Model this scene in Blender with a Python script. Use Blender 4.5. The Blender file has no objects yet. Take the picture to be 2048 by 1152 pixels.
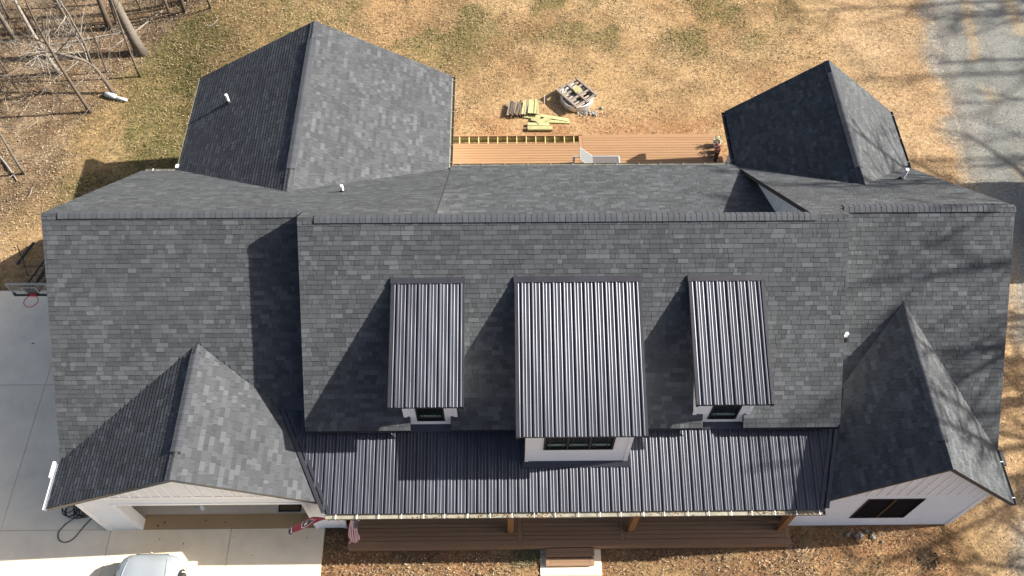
import bpy, math, random
import numpy as np
from mathutils import Matrix, Vector
random.seed(7)
RNG = np.random.default_rng(11)
SC = bpy.context.scene
COL = SC.collection
rad = math.radians

# ------------------------------------------------------------------ camera
cd = bpy.data.cameras.new('camera'); cam = bpy.data.objects.new('camera', cd); COL.objects.link(cam)
cd.sensor_width = 36.0; cd.sensor_fit = 'HORIZONTAL'; cd.lens = 36.0*1738.695/2048.0
cd.clip_start = 0.1; cd.clip_end = 3000
cr = Vector((0.999915, -0.01168, 0.005733)); cu = Vector((0.006755, 0.842612, 0.538479)); cb = Vector((-0.01112, -0.538394, 0.84262))
mw = Matrix.Identity(4)
for i in range(3):
    mw[i][0] = cr[i]; mw[i][1] = cu[i]; mw[i][2] = cb[i]
mw.translation = Vector((0.8478, -15.257, 28.4336)); cam.matrix_world = mw
SC.camera = cam
# ------------------------------------------------------------------ light
SUN_EL, SUN_AZ = 34.5, 5.5          # azimuth measured from +X towards +Y
w = bpy.data.worlds.new('World'); SC.world = w; w.use_nodes = True
nt = w.node_tree; bg = nt.nodes['Background']
sky = nt.nodes.new('ShaderNodeTexSky'); sky.sky_type = 'NISHITA'; sky.sun_disc = False
sky.sun_elevation = rad(SUN_EL); sky.sun_rotation = rad(90-SUN_AZ); sky.altitude = 200; sky.dust_density = 4; sky.air_density = .75
nt.links.new(sky.outputs[0], bg.inputs[0]); bg.inputs[1].default_value = 0.07
sd = bpy.data.lights.new('sun', 'SUN'); sd.energy = 5.0; sd.angle = rad(0.53); sd.color = (1.0, 0.94, 0.85)
so = bpy.data.objects.new('sun', sd); COL.objects.link(so)
sdir = Vector((math.cos(rad(SUN_EL))*math.cos(rad(SUN_AZ)), math.cos(rad(SUN_EL))*math.sin(rad(SUN_AZ)), math.sin(rad(SUN_EL))))
so.rotation_euler = sdir.to_track_quat('Z', 'Y').to_euler(); so.location = (30, 5, 40)
SC.view_settings.view_transform = 'Standard'; SC.view_settings.look = 'None'
SC.view_settings.exposure = 1.38; SC.view_settings.gamma = 1.0

# ------------------------------------------------------------------ materials
MATS = {}
def M(name, col=(.5, .5, .5), rough=.8, metal=0., var=.12, scale=6., bump=0., bscale=80., attr=False, spec=.4, stretch=None, rnd=0., fine=0., fscale=90., trans=0., ior=1.45):
    m = bpy.data.materials.new(name); m.use_nodes = True; n = m.node_tree.nodes; l = m.node_tree.links
    b = n['Principled BSDF']; b.inputs['Roughness'].default_value = rough; b.inputs['Metallic'].default_value = metal
    b.inputs['Specular IOR Level'].default_value = spec
    if trans: b.inputs['Transmission Weight'].default_value = trans; b.inputs['IOR'].default_value = ior
    tc = n.new('ShaderNodeTexCoord'); src = tc.outputs['Object']
    if stretch:
        mp = n.new('ShaderNodeMapping'); mp.inputs['Scale'].default_value = stretch; l.new(src, mp.inputs[0]); src = mp.outputs[0]
    if attr:
        a = n.new('ShaderNodeAttribute'); a.attribute_name = 'Col'; c = a.outputs['Color']
    else:
        r = n.new('ShaderNodeRGB'); r.outputs[0].default_value = (*col, 1); c = r.outputs[0]
    def mul(c, fac):
        mx = n.new('ShaderNodeMix'); mx.data_type = 'RGBA'; mx.blend_type = 'MULTIPLY'; mx.inputs[0].default_value = 1
        l.new(c, mx.inputs[6]); l.new(fac, mx.inputs[7]); return mx.outputs[2]
    def noise(sc, lo, hi, det=4.):
        t = n.new('ShaderNodeTexNoise'); t.inputs['Scale'].default_value = sc; t.inputs['Detail'].default_value = det; t.inputs['Roughness'].default_value = .65
        l.new(src, t.inputs['Vector']); mr = n.new('ShaderNodeMapRange'); mr.inputs[1].default_value = .25; mr.inputs[2].default_value = .75
        mr.inputs[3].default_value = lo; mr.inputs[4].default_value = hi; l.new(t.outputs[0], mr.inputs[0]); return mr.outputs[0]
    if var: c = mul(c, noise(scale, 1-var, 1+var))
    if fine: c = mul(c, noise(fscale, 1-fine, 1+fine, 2.))
    if rnd:
        oi = n.new('ShaderNodeObjectInfo'); mr = n.new('ShaderNodeMapRange'); mr.inputs[3].default_value = 1-rnd; mr.inputs[4].default_value = 1+rnd
        l.new(oi.outputs['Random'], mr.inputs[0]); c = mul(c, mr.outputs[0])
    l.new(c, b.inputs['Base Color'])
    if bump:
        t = n.new('ShaderNodeTexNoise'); t.inputs['Scale'].default_value = bscale; t.inputs['Detail'].default_value = 3
        l.new(src, t.inputs['Vector']); bp = n.new('ShaderNodeBump'); bp.inputs['Strength'].default_value = bump; bp.inputs['Distance'].default_value = .02
        l.new(t.outputs[0], bp.inputs['Height']); l.new(bp.outputs[0], b.inputs['Normal'])
    MATS[name] = m; return m

shingle_m = M('shingle', attr=True, rough=.92, var=.12, scale=.55, fine=.28, fscale=70, bump=.25, bscale=160, spec=.35)
cap_m = M('ridge_cap_shingle', (.052, .056, .064), rough=.9, var=.12, scale=3, fine=.2, fscale=80, rnd=.12, spec=.35)
dark_trim = M('black_metal_trim', (.018, .019, .022), rough=.45, var=.2, scale=3)
vent_m = M('vent_black_plastic', (.01, .01, .011), rough=.7)  # near-black plastic of the ridge vents, also used for the window backings
metal_m = M('charcoal_panel_metal', (.044, .048, .062), rough=.32, metal=.12, var=.2, scale=1.3, stretch=(4, .35, 1), bump=.02, bscale=4, spec=.2, rnd=.12)
flash_m = M('charcoal_flashing', (.042, .042, .050), rough=.4, metal=.4, var=.2, scale=2, spec=.5)
white_m = M('white_siding', (.76, .78, .785), rough=.6, var=.05, scale=1.5, fine=.03, spec=.4)
white_trim = M('white_trim', (.82, .82, .81), rough=.5, var=.04, scale=2)
cream_m = M('cream_gutter_inside', (.24, .225, .175), rough=.7, var=.35, scale=5)
gut_out = M('bronze_gutter', (.05, .045, .04), rough=.45, var=.15)
gut_grey = M('grey_gutter', (.22, .21, .16), rough=.6, var=.35, scale=6)
hanger_m = M('bright_hanger', (.8, .8, .8), rough=.4, metal=.2, var=.05)
dull_hang = M('dull_hanger', (.22, .22, .21), rough=.5, var=.05)
glass_m = M('dark_window_glass', (.010, .013, .015), rough=.25, var=.2, scale=2, spec=.12)
black_frame = M('black_window_frame', (.012, .012, .013), rough=.45, var=.1)
screen_m = M('dark_window_screen', (.008, .009, .012), rough=.85, var=.2, scale=3, spec=.06)
blind_m = M('pale_green_blind', (.18, .27, .23), rough=.5, var=.1)
pvc_m = M('white_pvc', (.85, .85, .84), rough=.4, var=.04)
boot_m = M('black_rubber', (.012, .012, .013), rough=.6)
conc_m = M('concrete', attr=True, rough=.85, var=.13, scale=.8, fine=.06, fscale=40, bump=.1, bscale=50)
deck_m = M('tan_composite_board', (.275, .158, .080), rough=.7, var=.12, scale=3, stretch=(.4, 9, 1), rnd=.06, spec=.35)
porch_m = M('brown_composite_board', (.225, .138, .080), rough=.7, var=.14, scale=3, stretch=(.4, 9, 1), rnd=.08, spec=.35)
joist_m = M('treated_joist', (.42, .36, .17), rough=.75, var=.15, scale=6)
post_m = M('stained_timber', (.23, .11, .042), rough=.6, var=.25, scale=3, stretch=(6, 6, .7))
brown_trim = M('dark_brown_trim', (.055, .034, .018), rough=.6)
lum_m = M('treated_lumber', (.36, .345, .165), rough=.75, var=.2, scale=6, rnd=.22)
grey_wood = M('weathered_wood', (.21, .175, .145), rough=.9, var=.3, scale=8, rnd=.2)
pale_wood = M('pale_bleached_wood', (.36, .31, .26), rough=.9, var=.2, scale=8, rnd=.15)
dark_wood = M('dark_bark_wood', (.11, .078, .055), rough=.9, var=.35, scale=9, rnd=.25)
galv_m = M('galvanised_steel', (.62, .62, .62), rough=.38, metal=.75, var=.15, scale=4)
bark_m = M('bark', attr=True, rough=.95, var=.35, scale=9, bump=.4, bscale=30)
veg_m = M('scatter_leaves', attr=True, rough=.85, var=0, spec=.2)
ground_m = M('ground_soil', attr=True, rough=.95, var=.42, scale=6, fine=.5, fscale=18, bump=1.0, bscale=20, spec=.15)
gravel_m = M('gravel', attr=True, rough=.95, var=.22, scale=9, fine=.5, fscale=24, bump=.8, bscale=26, spec=.2)
car_m = M('silver_white_paint', (.34, .38, .41), rough=.3, metal=.3, var=.02, spec=.6)
tyre_m = M('tyre_rubber', (.02, .02, .02), rough=.85)
rim_m = M('alloy_rim', (.5, .5, .5), rough=.3, metal=.8)
red_m = M('red_hoop_paint', (.55, .03, .04), rough=.4)
blackm = M('black_painted_metal', (.015, .015, .016), rough=.4)
rubber_hose = M('black_hose', (.022, .026, .024), rough=.5)
sling_m = M('grey_sling', (.085, .088, .096), rough=.8, var=.1, scale=20)
chaise_frame = M('pale_chaise_frame', (.36, .36, .35), rough=.5, var=.05)
sling_l = M('pale_grey_sling', (.115, .122, .12), rough=.8, var=.06, scale=20)
leaf_m = M('leaf_green', attr=True, rough=.7)
flag_m = M('flag_cloth', attr=True, rough=.8, var=.04)
rug_m = M('dark_mat', attr=True, rough=.95, var=.2, scale=12)
pot_white = M('white_pot', (.7, .68, .63), rough=.5)
pot_red = M('dark_red_pot', (.16, .025, .02), rough=.5)
head_m = M('headlight_lens', (.35, .37, .4), rough=.1, spec=.8)
tub_m = M('pale_plastic', (.46, .50, .49), rough=.45, var=.05)
acryl = M('clear_backboard', (.75, .78, .78), rough=.08, var=0, trans=.92, ior=1.2)
stone_m = M('stone', (.22, .21, .195), rough=.95, var=.2, rnd=.3)
found_m = M('foundation_block', (.30, .29, .27), rough=.95, var=.15)
inner_m = M('garage_inside', (.5, .48, .43), rough=.9, var=.1)
caster_shed_m = M('caster_shed_grey', (.3, .3, .3), rough=.6)

# ------------------------------------------------------------------ mesh helpers
class MB:
    def __init__(s): s.v = []; s.f = []; s.c = []; s.m = []
    def face(s, pts, col=(1, 1, 1), mi=0):
        b = len(s.v); s.v.extend([tuple(p) for p in pts]); s.f.append(tuple(range(b, b+len(pts)))); s.c.append(col); s.m.append(mi)
    def hexa(s, p, col=(1, 1, 1), mi=0):     # p: 4 bottom, 4 top (same winding, counter-clockwise from above)
        b = len(s.v); s.v.extend([tuple(q) for q in p])
        for f in ((3, 2, 1, 0), (4, 5, 6, 7), (0, 1, 5, 4), (1, 2, 6, 5), (2, 3, 7, 6), (3, 0, 4, 7)):
            s.f.append(tuple(b+i for i in f)); s.c.append(col); s.m.append(mi)
    def box(s, x0, x1, y0, y1, z0, z1, col=(1, 1, 1), mi=0):
        s.hexa([(x0, y0, z0), (x1, y0, z0), (x1, y1, z0), (x0, y1, z0), (x0, y0, z1), (x1, y0, z1), (x1, y1, z1), (x0, y1, z1)], col, mi)
    def bar(s, a, b_, w_, h, up=(0, 0, 1), col=(1, 1, 1), mi=0):   # rectangular bar from a to b
        a = Vector(a); b_ = Vector(b_); d = (b_-a).normalized(); sd_ = d.cross(Vector(up))
        if sd_.length < 1e-4: sd_ = Vector((1, 0, 0))
        sd_.normalize(); u_ = sd_.cross(d).normalized(); sd_ *= w_/2; u_ *= h/2
        s.hexa([a-sd_-u_, a+sd_-u_, b_+sd_-u_, b_-sd_-u_, a-sd_+u_, a+sd_+u_, b_+sd_+u_, b_-sd_+u_], col, mi)
    def prism(s, bot, top, col=(1, 1, 1), mi=0):
        b = len(s.v); n = len(bot); s.v.extend([tuple(q) for q in bot]); s.v.extend([tuple(q) for q in top])
        fs = [tuple(b+i for i in reversed(range(n))), tuple(b+n+i for i in range(n))]
        for i in range(n):
            j = (i+1) % n; fs.append((b+i, b+j, b+n+j, b+n+i))
        for f in fs: s.f.append(f); s.c.append(col); s.m.append(mi)
    def tube(s, pts, rs, n=6, col=(1, 1, 1), mi=0, cap=True):
        b = len(s.v); pts = [Vector(p) for p in pts]; k = len(pts)
        if not hasattr(rs, '__len__'): rs = [rs]*k
        ref = Vector((.31, .17, .93))
        for i, p in enumerate(pts):
            d = (pts[min(i+1, k-1)]-pts[max(i-1, 0)])
            d = d.normalized() if d.length > 1e-9 else Vector((0, 0, 1))
            a = d.cross(ref)
            if a.length < .05: a = d.cross(Vector((1, 0, 0)))
            a.normalize(); c = d.cross(a)
            for j in range(n):
                t = 2*math.pi*j/n; s.v.append(tuple(p+(a*math.cos(t)+c*math.sin(t))*rs[i]))
        for i in range(k-1):
            for j in range(n):
                j2 = (j+1) % n; s.f.append((b+i*n+j, b+(i+1)*n+j, b+(i+1)*n+j2, b+i*n+j2)); s.c.append(col); s.m.append(mi)
        if cap:
            s.f.append(tuple(b+j for j in range(n))); s.c.append(col); s.m.append(mi)
            s.f.append(tuple(b+(k-1)*n+j for j in reversed(range(n)))); s.c.append(col); s.m.append(mi)
    def grid(s, P, colf=None, mi=0):         # P[i][j] points
        b = len(s.v); r = len(P); c = len(P[0])
        for row in P: s.v.extend([tuple(q) for q in row])
        for i in range(r-1):
            for j in range(c-1):
                s.f.append((b+i*c+j, b+i*c+j+1, b+(i+1)*c+j+1, b+(i+1)*c+j)); s.c.append(colf(i, j) if colf else (1, 1, 1)); s.m.append(mi)
    def mesh(s, name, mats, smooth=False):
        me = bpy.data.meshes.new(name); me.from_pydata(s.v, [], s.f)
        for m in (mats if isinstance(mats, (list, tuple)) else [mats]): me.materials.append(m)
        me.polygons.foreach_set('material_index', s.m)
        ca = me.color_attributes.new('Col', 'FLOAT_COLOR', 'CORNER')
        arr = np.ones((len(me.loops), 4), np.float32); lt = np.array([len(f) for f in s.f]); arr[:, :3] = np.repeat(np.array(s.c, np.float32), lt, axis=0)
        ca.data.foreach_set('color', arr.ravel())
        if smooth: me.polygons.foreach_set('use_smooth', [True]*len(me.polygons))
        me.update(); return me
    def build(s, name, mats, parent=None, smooth=False, kind=None, label=None, loc=None):
        return link(name, s.mesh(name, mats, smooth), parent, kind, label, loc)

def link(name, me, parent=None, kind=None, label=None, loc=None):
    o = bpy.data.objects.new(name, me); COL.objects.link(o)
    if parent is not None: o.parent = parent
    if kind: o['kind'] = kind
    if label: o['label'] = label
    if loc is not None: o.location = loc
    return o
def tag(o, label, cat, group=None):
    o['label'] = label; o['category'] = cat
    if group: o['group'] = group
    return o
def thing(name, label, cat, loc=(0, 0, 0), rz=0, group=None):
    o = bpy.data.objects.new(name, None); COL.objects.link(o); o.location = loc; o.rotation_euler = (0, 0, rz); o.empty_display_size = .2
    return tag(o, label, cat, group)
def npmesh(name, V, F, colv, mat, kind=None, parent=None):     # F: (n,4) int, colv: per face colour
    me = bpy.data.meshes.new(name); n = len(F)
    me.vertices.add(len(V)); me.vertices.foreach_set('co', np.asarray(V, np.float32).ravel())
    k = F.shape[1]
    me.loops.add(n*k); me.loops.foreach_set('vertex_index', F.astype(np.int32).ravel())
    me.polygons.add(n); me.polygons.foreach_set('loop_start', np.arange(0, n*k, k, dtype=np.int32))
    try: me.polygons.foreach_set('loop_total', np.full(n, k, np.int32))
    except Exception: pass
    me.update(calc_edges=True)
    ca = me.color_attributes.new('Col', 'FLOAT_COLOR', 'CORNER'); arr = np.ones((n*k, 4), np.float32)
    arr[:, :3] = np.repeat(np.asarray(colv, np.float32), k, axis=0) if len(colv) == n else np.asarray(colv, np.float32)[F.ravel()]
    ca.data.foreach_set('color', arr.ravel()); me.materials.append(mat); me.validate()
    return link(name, me, parent, kind)

# ------------------------------------------------------------------ terrain + noise
def sst(t): t = np.clip(t, 0, 1); return t*t*(3-2*t)
def T(x, y): return -1.4*sst((np.asarray(y)-2.6)/6.5)*sst((-np.asarray(x)-9.6)/(3.4+.6*np.maximum(0, np.asarray(y)-11)))
_tab = RNG.random((256, 256))
def vnoise(x, y, sc, off=0):
    x = np.asarray(x)/sc+off*17.3; y = np.asarray(y)/sc+off*9.7
    xi = np.floor(x).astype(int); yi = np.floor(y).astype(int); fx = sst(x-xi); fy = sst(y-yi)
    g = lambda a, b: _tab[a % 256, b % 256]
    return (g(xi, yi)*(1-fx)+g(xi+1, yi)*fx)*(1-fy)+(g(xi, yi+1)*(1-fx)+g(xi+1, yi+1)*fx)*fy
def fbm(x, y, sc, off=0, o=4): return sum(vnoise(x, y, sc/2**i, off+i)*.5**i for i in range(o))/sum(.5**i for i in range(o))
def woods_w(x, y):      # 1 inside the wood
    edge = np.interp(y, [-8, 2.5, 7.85, 13.5, 17.5, 20.4, 26, 40], [-21.5, -20.5, -19.2, -17.9, -16.5, -13.6, -7, 2])
    return sst((edge-x+(fbm(x, y, 3., 3)-.5)*3)/2.2+.5)
def road_edge(y): return np.interp(y, [-14, -8.2, -3, 3, 8, 10, 14.4, 19.6, 40], [14.0, 17.4, 20.0, 20.6, 20.5, 20.5, 20.9, 21.7, 25])
def zones(x, y):
    n1 = fbm(x, y, 4., 1); n2 = fbm(x, y, 1.3, 5); n3 = fbm(x, y, .5, 8)
    wd = woods_w(x, y)
    green = (.35+.6*sst((fbm(x, y, 3.2, 12)-.36)/.2))*sst((-x-6+(n1-.5)*8)/4)*sst((y-6)/3)
    green = np.maximum(green, sst((y-14.5+(n1-.5)*6)/4)*sst((fbm(x, y, 2.0, 21)-.47)/.14)*.8*sst((17-x)/5))
    green = np.maximum(green, sst((x-9.3)/2)*sst((-5.5-y)/1)*sst((fbm(x, y, .9, 33)-.55)/.15)*.6)
    clay = sst((fbm(x, y, 2.2, 40)-.52)/.12)*.28*np.where(x < -9, .4, 1)
    nearback = np.exp(-((y-10.9)/1.2)**2)*((x > -3) & (x < 12)); clay = np.maximum(clay, nearback*.9*sst((n2-.25)/.3))
    clay = np.maximum(clay, sst((x-10)/1.5)*sst((-5.8-y)/.6)*sst((17-x)/2)*(.35+.6*sst((n2-.42)/.2)))
    clay = np.maximum(clay, np.exp(-((x-19.3)/1.3)**2)*sst((12-y)/3)*sst((n1-.35)/.25)*.5)
    front = sst((-4.5-y)/1)*((x > -5.1) & (x < 10.6))
    return wd, green, clay, front, n1, n2, n3
def ground_col(x, y):
    wd, green, clay, front, n1, n2, n3 = zones(x, y)
    c = lambda a: np.array(a, float)
    mix = lambda A, B, t: A*(1-t[..., None])+B*t[..., None]
    straw = mix(c((.50, .345, .18))+0*x[..., None], c((.33, .225, .115)), sst((n2-.35)/.35))
    straw = mix(straw, c((.60, .43, .24)), sst((fbm(x, y, 1.8, 50)-.52)/.14)*.7)
    straw = mix(straw, c((.20, .145, .075)), sst((n3-.55)/.2)*.35)
    bare = sst((x+1)/3)*sst((16.5-y+(n1-.5)*7)/4)*sst((y-9)/1)*(.35+.6*sst((fbm(x, y, 2.4, 55)-.38)/.2)); straw = mix(straw, c((.56, .385, .21)), bare*.85)
    g = mix(c((.20, .185, .075))+0*x[..., None], c((.13, .14, .045)), sst((n3-.4)/.3))
    out = mix(straw, g, np.clip(green, 0, 1)*.85)
    cl = mix(c((.46, .245, .125))+0*x[..., None], c((.36, .18, .085)), n3)
    out = mix(out, cl, np.clip(clay, 0, 1)*.75)
    lit = mix(c((.25, .175, .10))+0*x[..., None], c((.40, .30, .19)), sst((n2-.4)/.25)); lit = mix(lit, c((.13, .10, .06)), sst((n3-.5)/.2)*.6)
    out = mix(out, lit, wd)
    fr = mix(c((.37, .25, .125))+0*x[..., None], c((.25, .15, .085)), sst((n2-.38)/.25))
    out = mix(out, fr, front*.9); out = mix(out, c((.42, .225, .11))+0*x[..., None], front*sst((fbm(x, y, 1.6, 44)-.45)/.15)*.55)
    out = mix(out, c((.58, .43, .27))+0*x[..., None], (x > 16)*sst((road_edge(y)-x+.8)/2)*sst((x-16)/2)*(1-np.clip(clay, 0, 1))*.8*(n1*.7+.3))
    # stony verge beside the road
    out = out*np.where(wd > .5, .56, .57)[..., None]*np.array((.99, .95, .90))
    out = mix(out, c((.20, .195, .175)), sst((x-road_edge(y)+.6+(n2-.5)*2.0)/1.3)*.85)
    return out
def axis(lo, hi, step, far):
    a = np.arange(lo, hi+1e-6, step); k = np.array([1.5, 4, 9, 20, 45, 100, 220, 500, 1000.])
    k = k[k < far]; return np.concatenate([lo-k[::-1], a, hi+k])
ax = axis(-29, 32, .16, 1100); ay = axis(-12, 27, .16, 1100)
X, Y = np.meshgrid(ax, ay); 
Z = T(X, Y)+(fbm(X, Y, .9, 60)-.5)*.05*np.where(np.abs(X) < 40, 1, 0)
inside = (X > -12.6) & (X < 16.5) & (Y > -6.9) & (Y < 6.6); Z = np.where(inside, -.06, Z-.02)
drv = (X < -4.8) & (Y < 3.2); Z = np.where(drv, -.12, Z)
walkz = (X > 1.9) & (X < 4.1) & (Y < -6.9); Z = np.where(walkz, -.1, Z)
nx, ny = len(ax), len(ay); idx = np.arange(nx*ny).reshape(ny, nx)
F = np.stack([idx[:-1, :-1], idx[:-1, 1:], idx[1:, 1:], idx[1:, :-1]], -1).reshape(-1, 4)
V = np.stack([X, Y, Z], -1).reshape(-1, 3)
g_o = npmesh('ground', V, F, ground_col(X.ravel(), Y.ravel()), ground_m, 'structure')

# gravel road: ragged edge, slightly proud of the ground
ys = np.arange(-30, 60, .15); rows = []
xs_off = np.concatenate([np.arange(0, 2, .2), np.arange(2, 9.1, .5)])
ed = road_edge(ys)+.35+(fbm(ys, ys*0+3, 1.1, 70)-.5)*.5+(RNG.random(len(ys))-.5)*.12
GX = ed[:, None]+xs_off[None]; GY = np.repeat(ys[:, None], len(xs_off), 1)
GZ = np.full_like(GX, .025)+(fbm(GX, GY, .5, 72)-.5)*.03; GZ[:, 0] = -.03; GZ[:, 1] = .005
gk = fbm(GX, GY, 1.5, 75); gc_ = np.stack([.108+.10*gk, .111+.10*gk, .103+.088*gk], -1)
tan = (np.exp(-((xs_off[None]-2.0-.4*np.sin(GY*.3))/.28)**2)+np.exp(-((xs_off[None]-4.3-.3*np.sin(GY*.22))/.4)**2))*sst((fbm(GX, GY, 1.6, 77)-.42)/.2)
gc_ = gc_*(1-.7*tan[..., None])+np.array((.29, .21, .12))*.7*tan[..., None]
eb = np.clip(1-xs_off/1.2, 0, 1)[None, :, None]; gc_ = gc_*(1-eb)+ground_col(GX, GY)*eb
gi = np.arange(GX.size).reshape(GX.shape); GF = np.stack([gi[:-1, :-1], gi[:-1, 1:], gi[1:, 1:], gi[1:, :-1]], -1).reshape(-1, 4)
npmesh('gravel_road', np.stack([GX, GY, GZ], -1).reshape(-1, 3), GF, gc_.reshape(-1, 3), gravel_m, 'structure')

# concrete driveway slabs
dv = MB(); dv.box(-31, -5.2, -15, -6.5, -.2, -.02, (.5, .45, .36)); dv.box(-31, -12.2, -6.5, 2.9, -.2, -.02, (.5, .45, .36))
drive = dv.build('driveway', conc_m, kind='structure')
def slab(x0, x1, y0, y1, parent, zt=0., g=.005):
    m = MB(); k = .96+.07*random.random(); c = (.80*k, .69*k, .51*k)
    m.hexa([(x0+g, y0+g, -.1), (x1-g, y0+g, -.1), (x1-g, y1-g, -.1), (x0+g, y1-g, -.1), (x0+g+.008, y0+g+.008, zt), (x1-g-.008, y0+g+.008, zt), (x1-g-.008, y1-g-.008, zt), (x0+g+.008, y1-g-.008, zt)], c)
    m.build('slab', conc_m, parent)
for x0, x1 in ((-31, -24), (-24, -19.5), (-19.5, -15.68), (-15.68, -12.06), (-12.06, -8.12), (-8.12, -5.05)):
    for y0, y1 in ((-15, -10.6), (-10.6, -6.41)): slab(x0, x1, y0, y1, drive)
for x0, x1 in ((-31, -24), (-24, -19.5), (-19.5, -15.68), (-15.68, -12.1)):
    for y0, y1 in ((-6.41, -1.1), (-1.1, 2.95)): slab(x0, x1, y0, y1, drive)
wk = MB(); wk.box(2.02, 3.98, -15, -6.95, -.2, -.09, (.3, .3, .28)); walk = wk.build('walkway', conc_m, kind='structure')
for y0, y1 in ((-8.05, -6.9), (-9.6, -8.05), (-11.2, -9.6), (-12.8, -11.2)): slab(2.0, 4.0, y0, y1, walk, .01)

# ------------------------------------------------------------------ the house
house = thing('house', 'white farmhouse with charcoal shingle roof, metal porch roof and three shed dormers', 'house')
TM = .847; HM = 8.391
class Plane:
    def __init__(s, z0, ax_, ay_):
        s.z0, s.ax, s.ay = z0, ax_, ay_; t = math.hypot(ax_, ay_); s.k = math.sqrt(1+t*t)
        s.g = (ax_/t, ay_/t); s.u = (s.g[1], -s.g[0]); s.n = Vector((-ax_, -ay_, 1)).normalized()
    def z(s, x, y): return s.z0+s.ax*x+s.ay*y
    def P(s, u, v, h=0):
        x = u*s.u[0]+v/s.k*s.g[0]; y = u*s.u[1]+v/s.k*s.g[1]
        return Vector((x, y, s.z(x, y)))+s.n*h
    def uv(s, x, y): return (x*s.u[0]+y*s.u[1], (x*s.g[0]+y*s.g[1])*s.k)
def xlist(poly, v):
    r = []
    for i in range(len(poly)):
        (u0, v0), (u1, v1) = poly[i], poly[(i+1) % len(poly)]
        if (v0 <= v) != (v1 <= v): r.append(u0+(u1-u0)*(v-v0)/(v1-v0))
    r.sort(); return [(r[i], r[i+1]) for i in range(0, len(r)-1, 2)]
def xings(poly, v):
    r = xlist(poly, v); return (r[0][0], r[-1][1]) if r else None
def pair_rows(A, B):
    if not A: A = B
    if not B: B = A
    if len(A) == len(B): return list(zip(A, B))
    big, one = (A, B) if len(A) > len(B) else (B, A)
    cuts = [one[0][0]]+[(big[i][1]+big[i+1][0])/2 for i in range(len(big)-1)]+[one[-1][1]]
    o = [(max(min(cuts[i], cuts[-1]), cuts[0]), max(min(cuts[i+1], cuts[-1]), cuts[0])) for i in range(len(big))]
    return list(zip(big, o)) if big is A else list(zip(o, big))
EXPO = .142
shingle_pool = []
def tab_col():
    r = random.random()
    if r < .13: k = random.uniform(.076, .090)
    elif r < .6: k = random.uniform(.057, .071)
    else: k = random.uniform(.044, .057)
    return (k*.92, k*1.0, k*1.075)
def course_tabs(pl, poly, holes=()):
    pv = [pl.uv(*p) for p in poly]; hv = []
    for h in holes:
        q = [pl.uv(*p) for p in h]; hv.append((min(a for a, b in q), max(a for a, b in q), min(b for a, b in q), max(b for a, b in q)))
    v0 = min(p[1] for p in pv); vmax = max(p[1] for p in pv); out = []
    e = 1e-4
    while v0 < vmax-.02:
        v1 = min(v0+EXPO, vmax); vm = (v0+v1)/2
        for a, b in pair_rows(xlist(pv, v0+e), xlist(pv, v1-e)):
            lo, hi = min(a[0], b[0]), max(a[1], b[1]); cuts = [lo]; u = lo-random.random()*.3
            while u < hi:
                u += random.choice((.12, .15, .19, .23, .27, .32, .37))*random.uniform(.9, 1.1)
                if u < hi-.03 and u > lo+.03: cuts.append(u)
            cuts.append(hi)
            for i in range(len(cuts)-1):
                segs = [(cuts[i], cuts[i+1])]
                for (h0, h1, w0, w1) in hv:
                    if w0 < vm < w1:
                        ns = []
                        for s0, s1 in segs:
                            if s0 < h0: ns.append((s0, min(s1, h0)))
                            if s1 > h1: ns.append((max(s0, h1), s1))
                        segs = [q for q in ns if q[1]-q[0] > .01]
                for s0, s1 in segs:
                    b0, b1 = max(s0, a[0]), min(s1, a[1]); t0, t1 = max(s0, b[0]), min(s1, b[1])
                    if b1-b0 < .005 and t1-t0 < .005: continue
                    if b1 < b0: b0 = b1 = (t0 if abs(t0-b0) < abs(t1-b1) else t1)
                    if t1 < t0: t0 = t1 = (b0 if abs(b0-t0) < abs(b1-t1) else b1)
                    out.append((b0, b1, t0, t1, v0, v1, (random.choice((.0115, .012, .0122, .0128)) if abs(pl.ax) > .1 else random.choice((.012, .013, .014, .019))), tab_col()))
        v0 += EXPO
    return out
def tab_geo(mb, pl, t):
    b0, b1, t0, t1, v0, v1, th, c = t
    if b1-b0 > .03: b0 += .004; b1 -= .004
    if t1-t0 > .03: t0 += .004; t1 -= .004
    A, B = pl.P(b0, v0, th), pl.P(b1, v0, th); Cc, D = pl.P(t1, v1+.01, .002), pl.P(t0, v1+.01, .002); A0, B0 = pl.P(b0, v0, -.002), pl.P(b1, v0, -.002)
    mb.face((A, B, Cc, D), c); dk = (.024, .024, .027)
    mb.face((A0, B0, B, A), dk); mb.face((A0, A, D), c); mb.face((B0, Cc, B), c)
def slope(name, label, pl, polys, slabs=None, holes=(), singles=0, thick=.17):
    m = MB()
    for q in (slabs or polys):
        ar = sum(q[i][0]*q[(i+1) % len(q)][1]-q[(i+1) % len(q)][0]*q[i][1] for i in range(len(q)))
        if ar < 0: q = q[::-1]
        m.prism([(x, y, pl.z(x, y)-thick) for x, y in q], [(x, y, pl.z(x, y)-.004) for x, y in q])
    o = m.build(name, dark_trim, house, label=label)
    tabs = []
    for q in polys: tabs += course_tabs(pl, q, holes)
    sng = []
    if singles:
        order = sorted(range(len(tabs)), key=lambda i: -((tabs[i][1]-tabs[i][0])+(tabs[i][3]-tabs[i][2])))
        pick = set(order[:singles]); sng = [tabs[i] for i in sorted(pick)]; tabs = [t for i, t in enumerate(tabs) if i not in pick]
    mb = MB()
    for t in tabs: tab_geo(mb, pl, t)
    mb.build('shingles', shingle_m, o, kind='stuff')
    for t in sng:
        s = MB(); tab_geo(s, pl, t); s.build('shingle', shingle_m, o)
    return o
MF = Plane(HM, 0, TM); MN = Plane(HM, 0, -TM)
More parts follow.
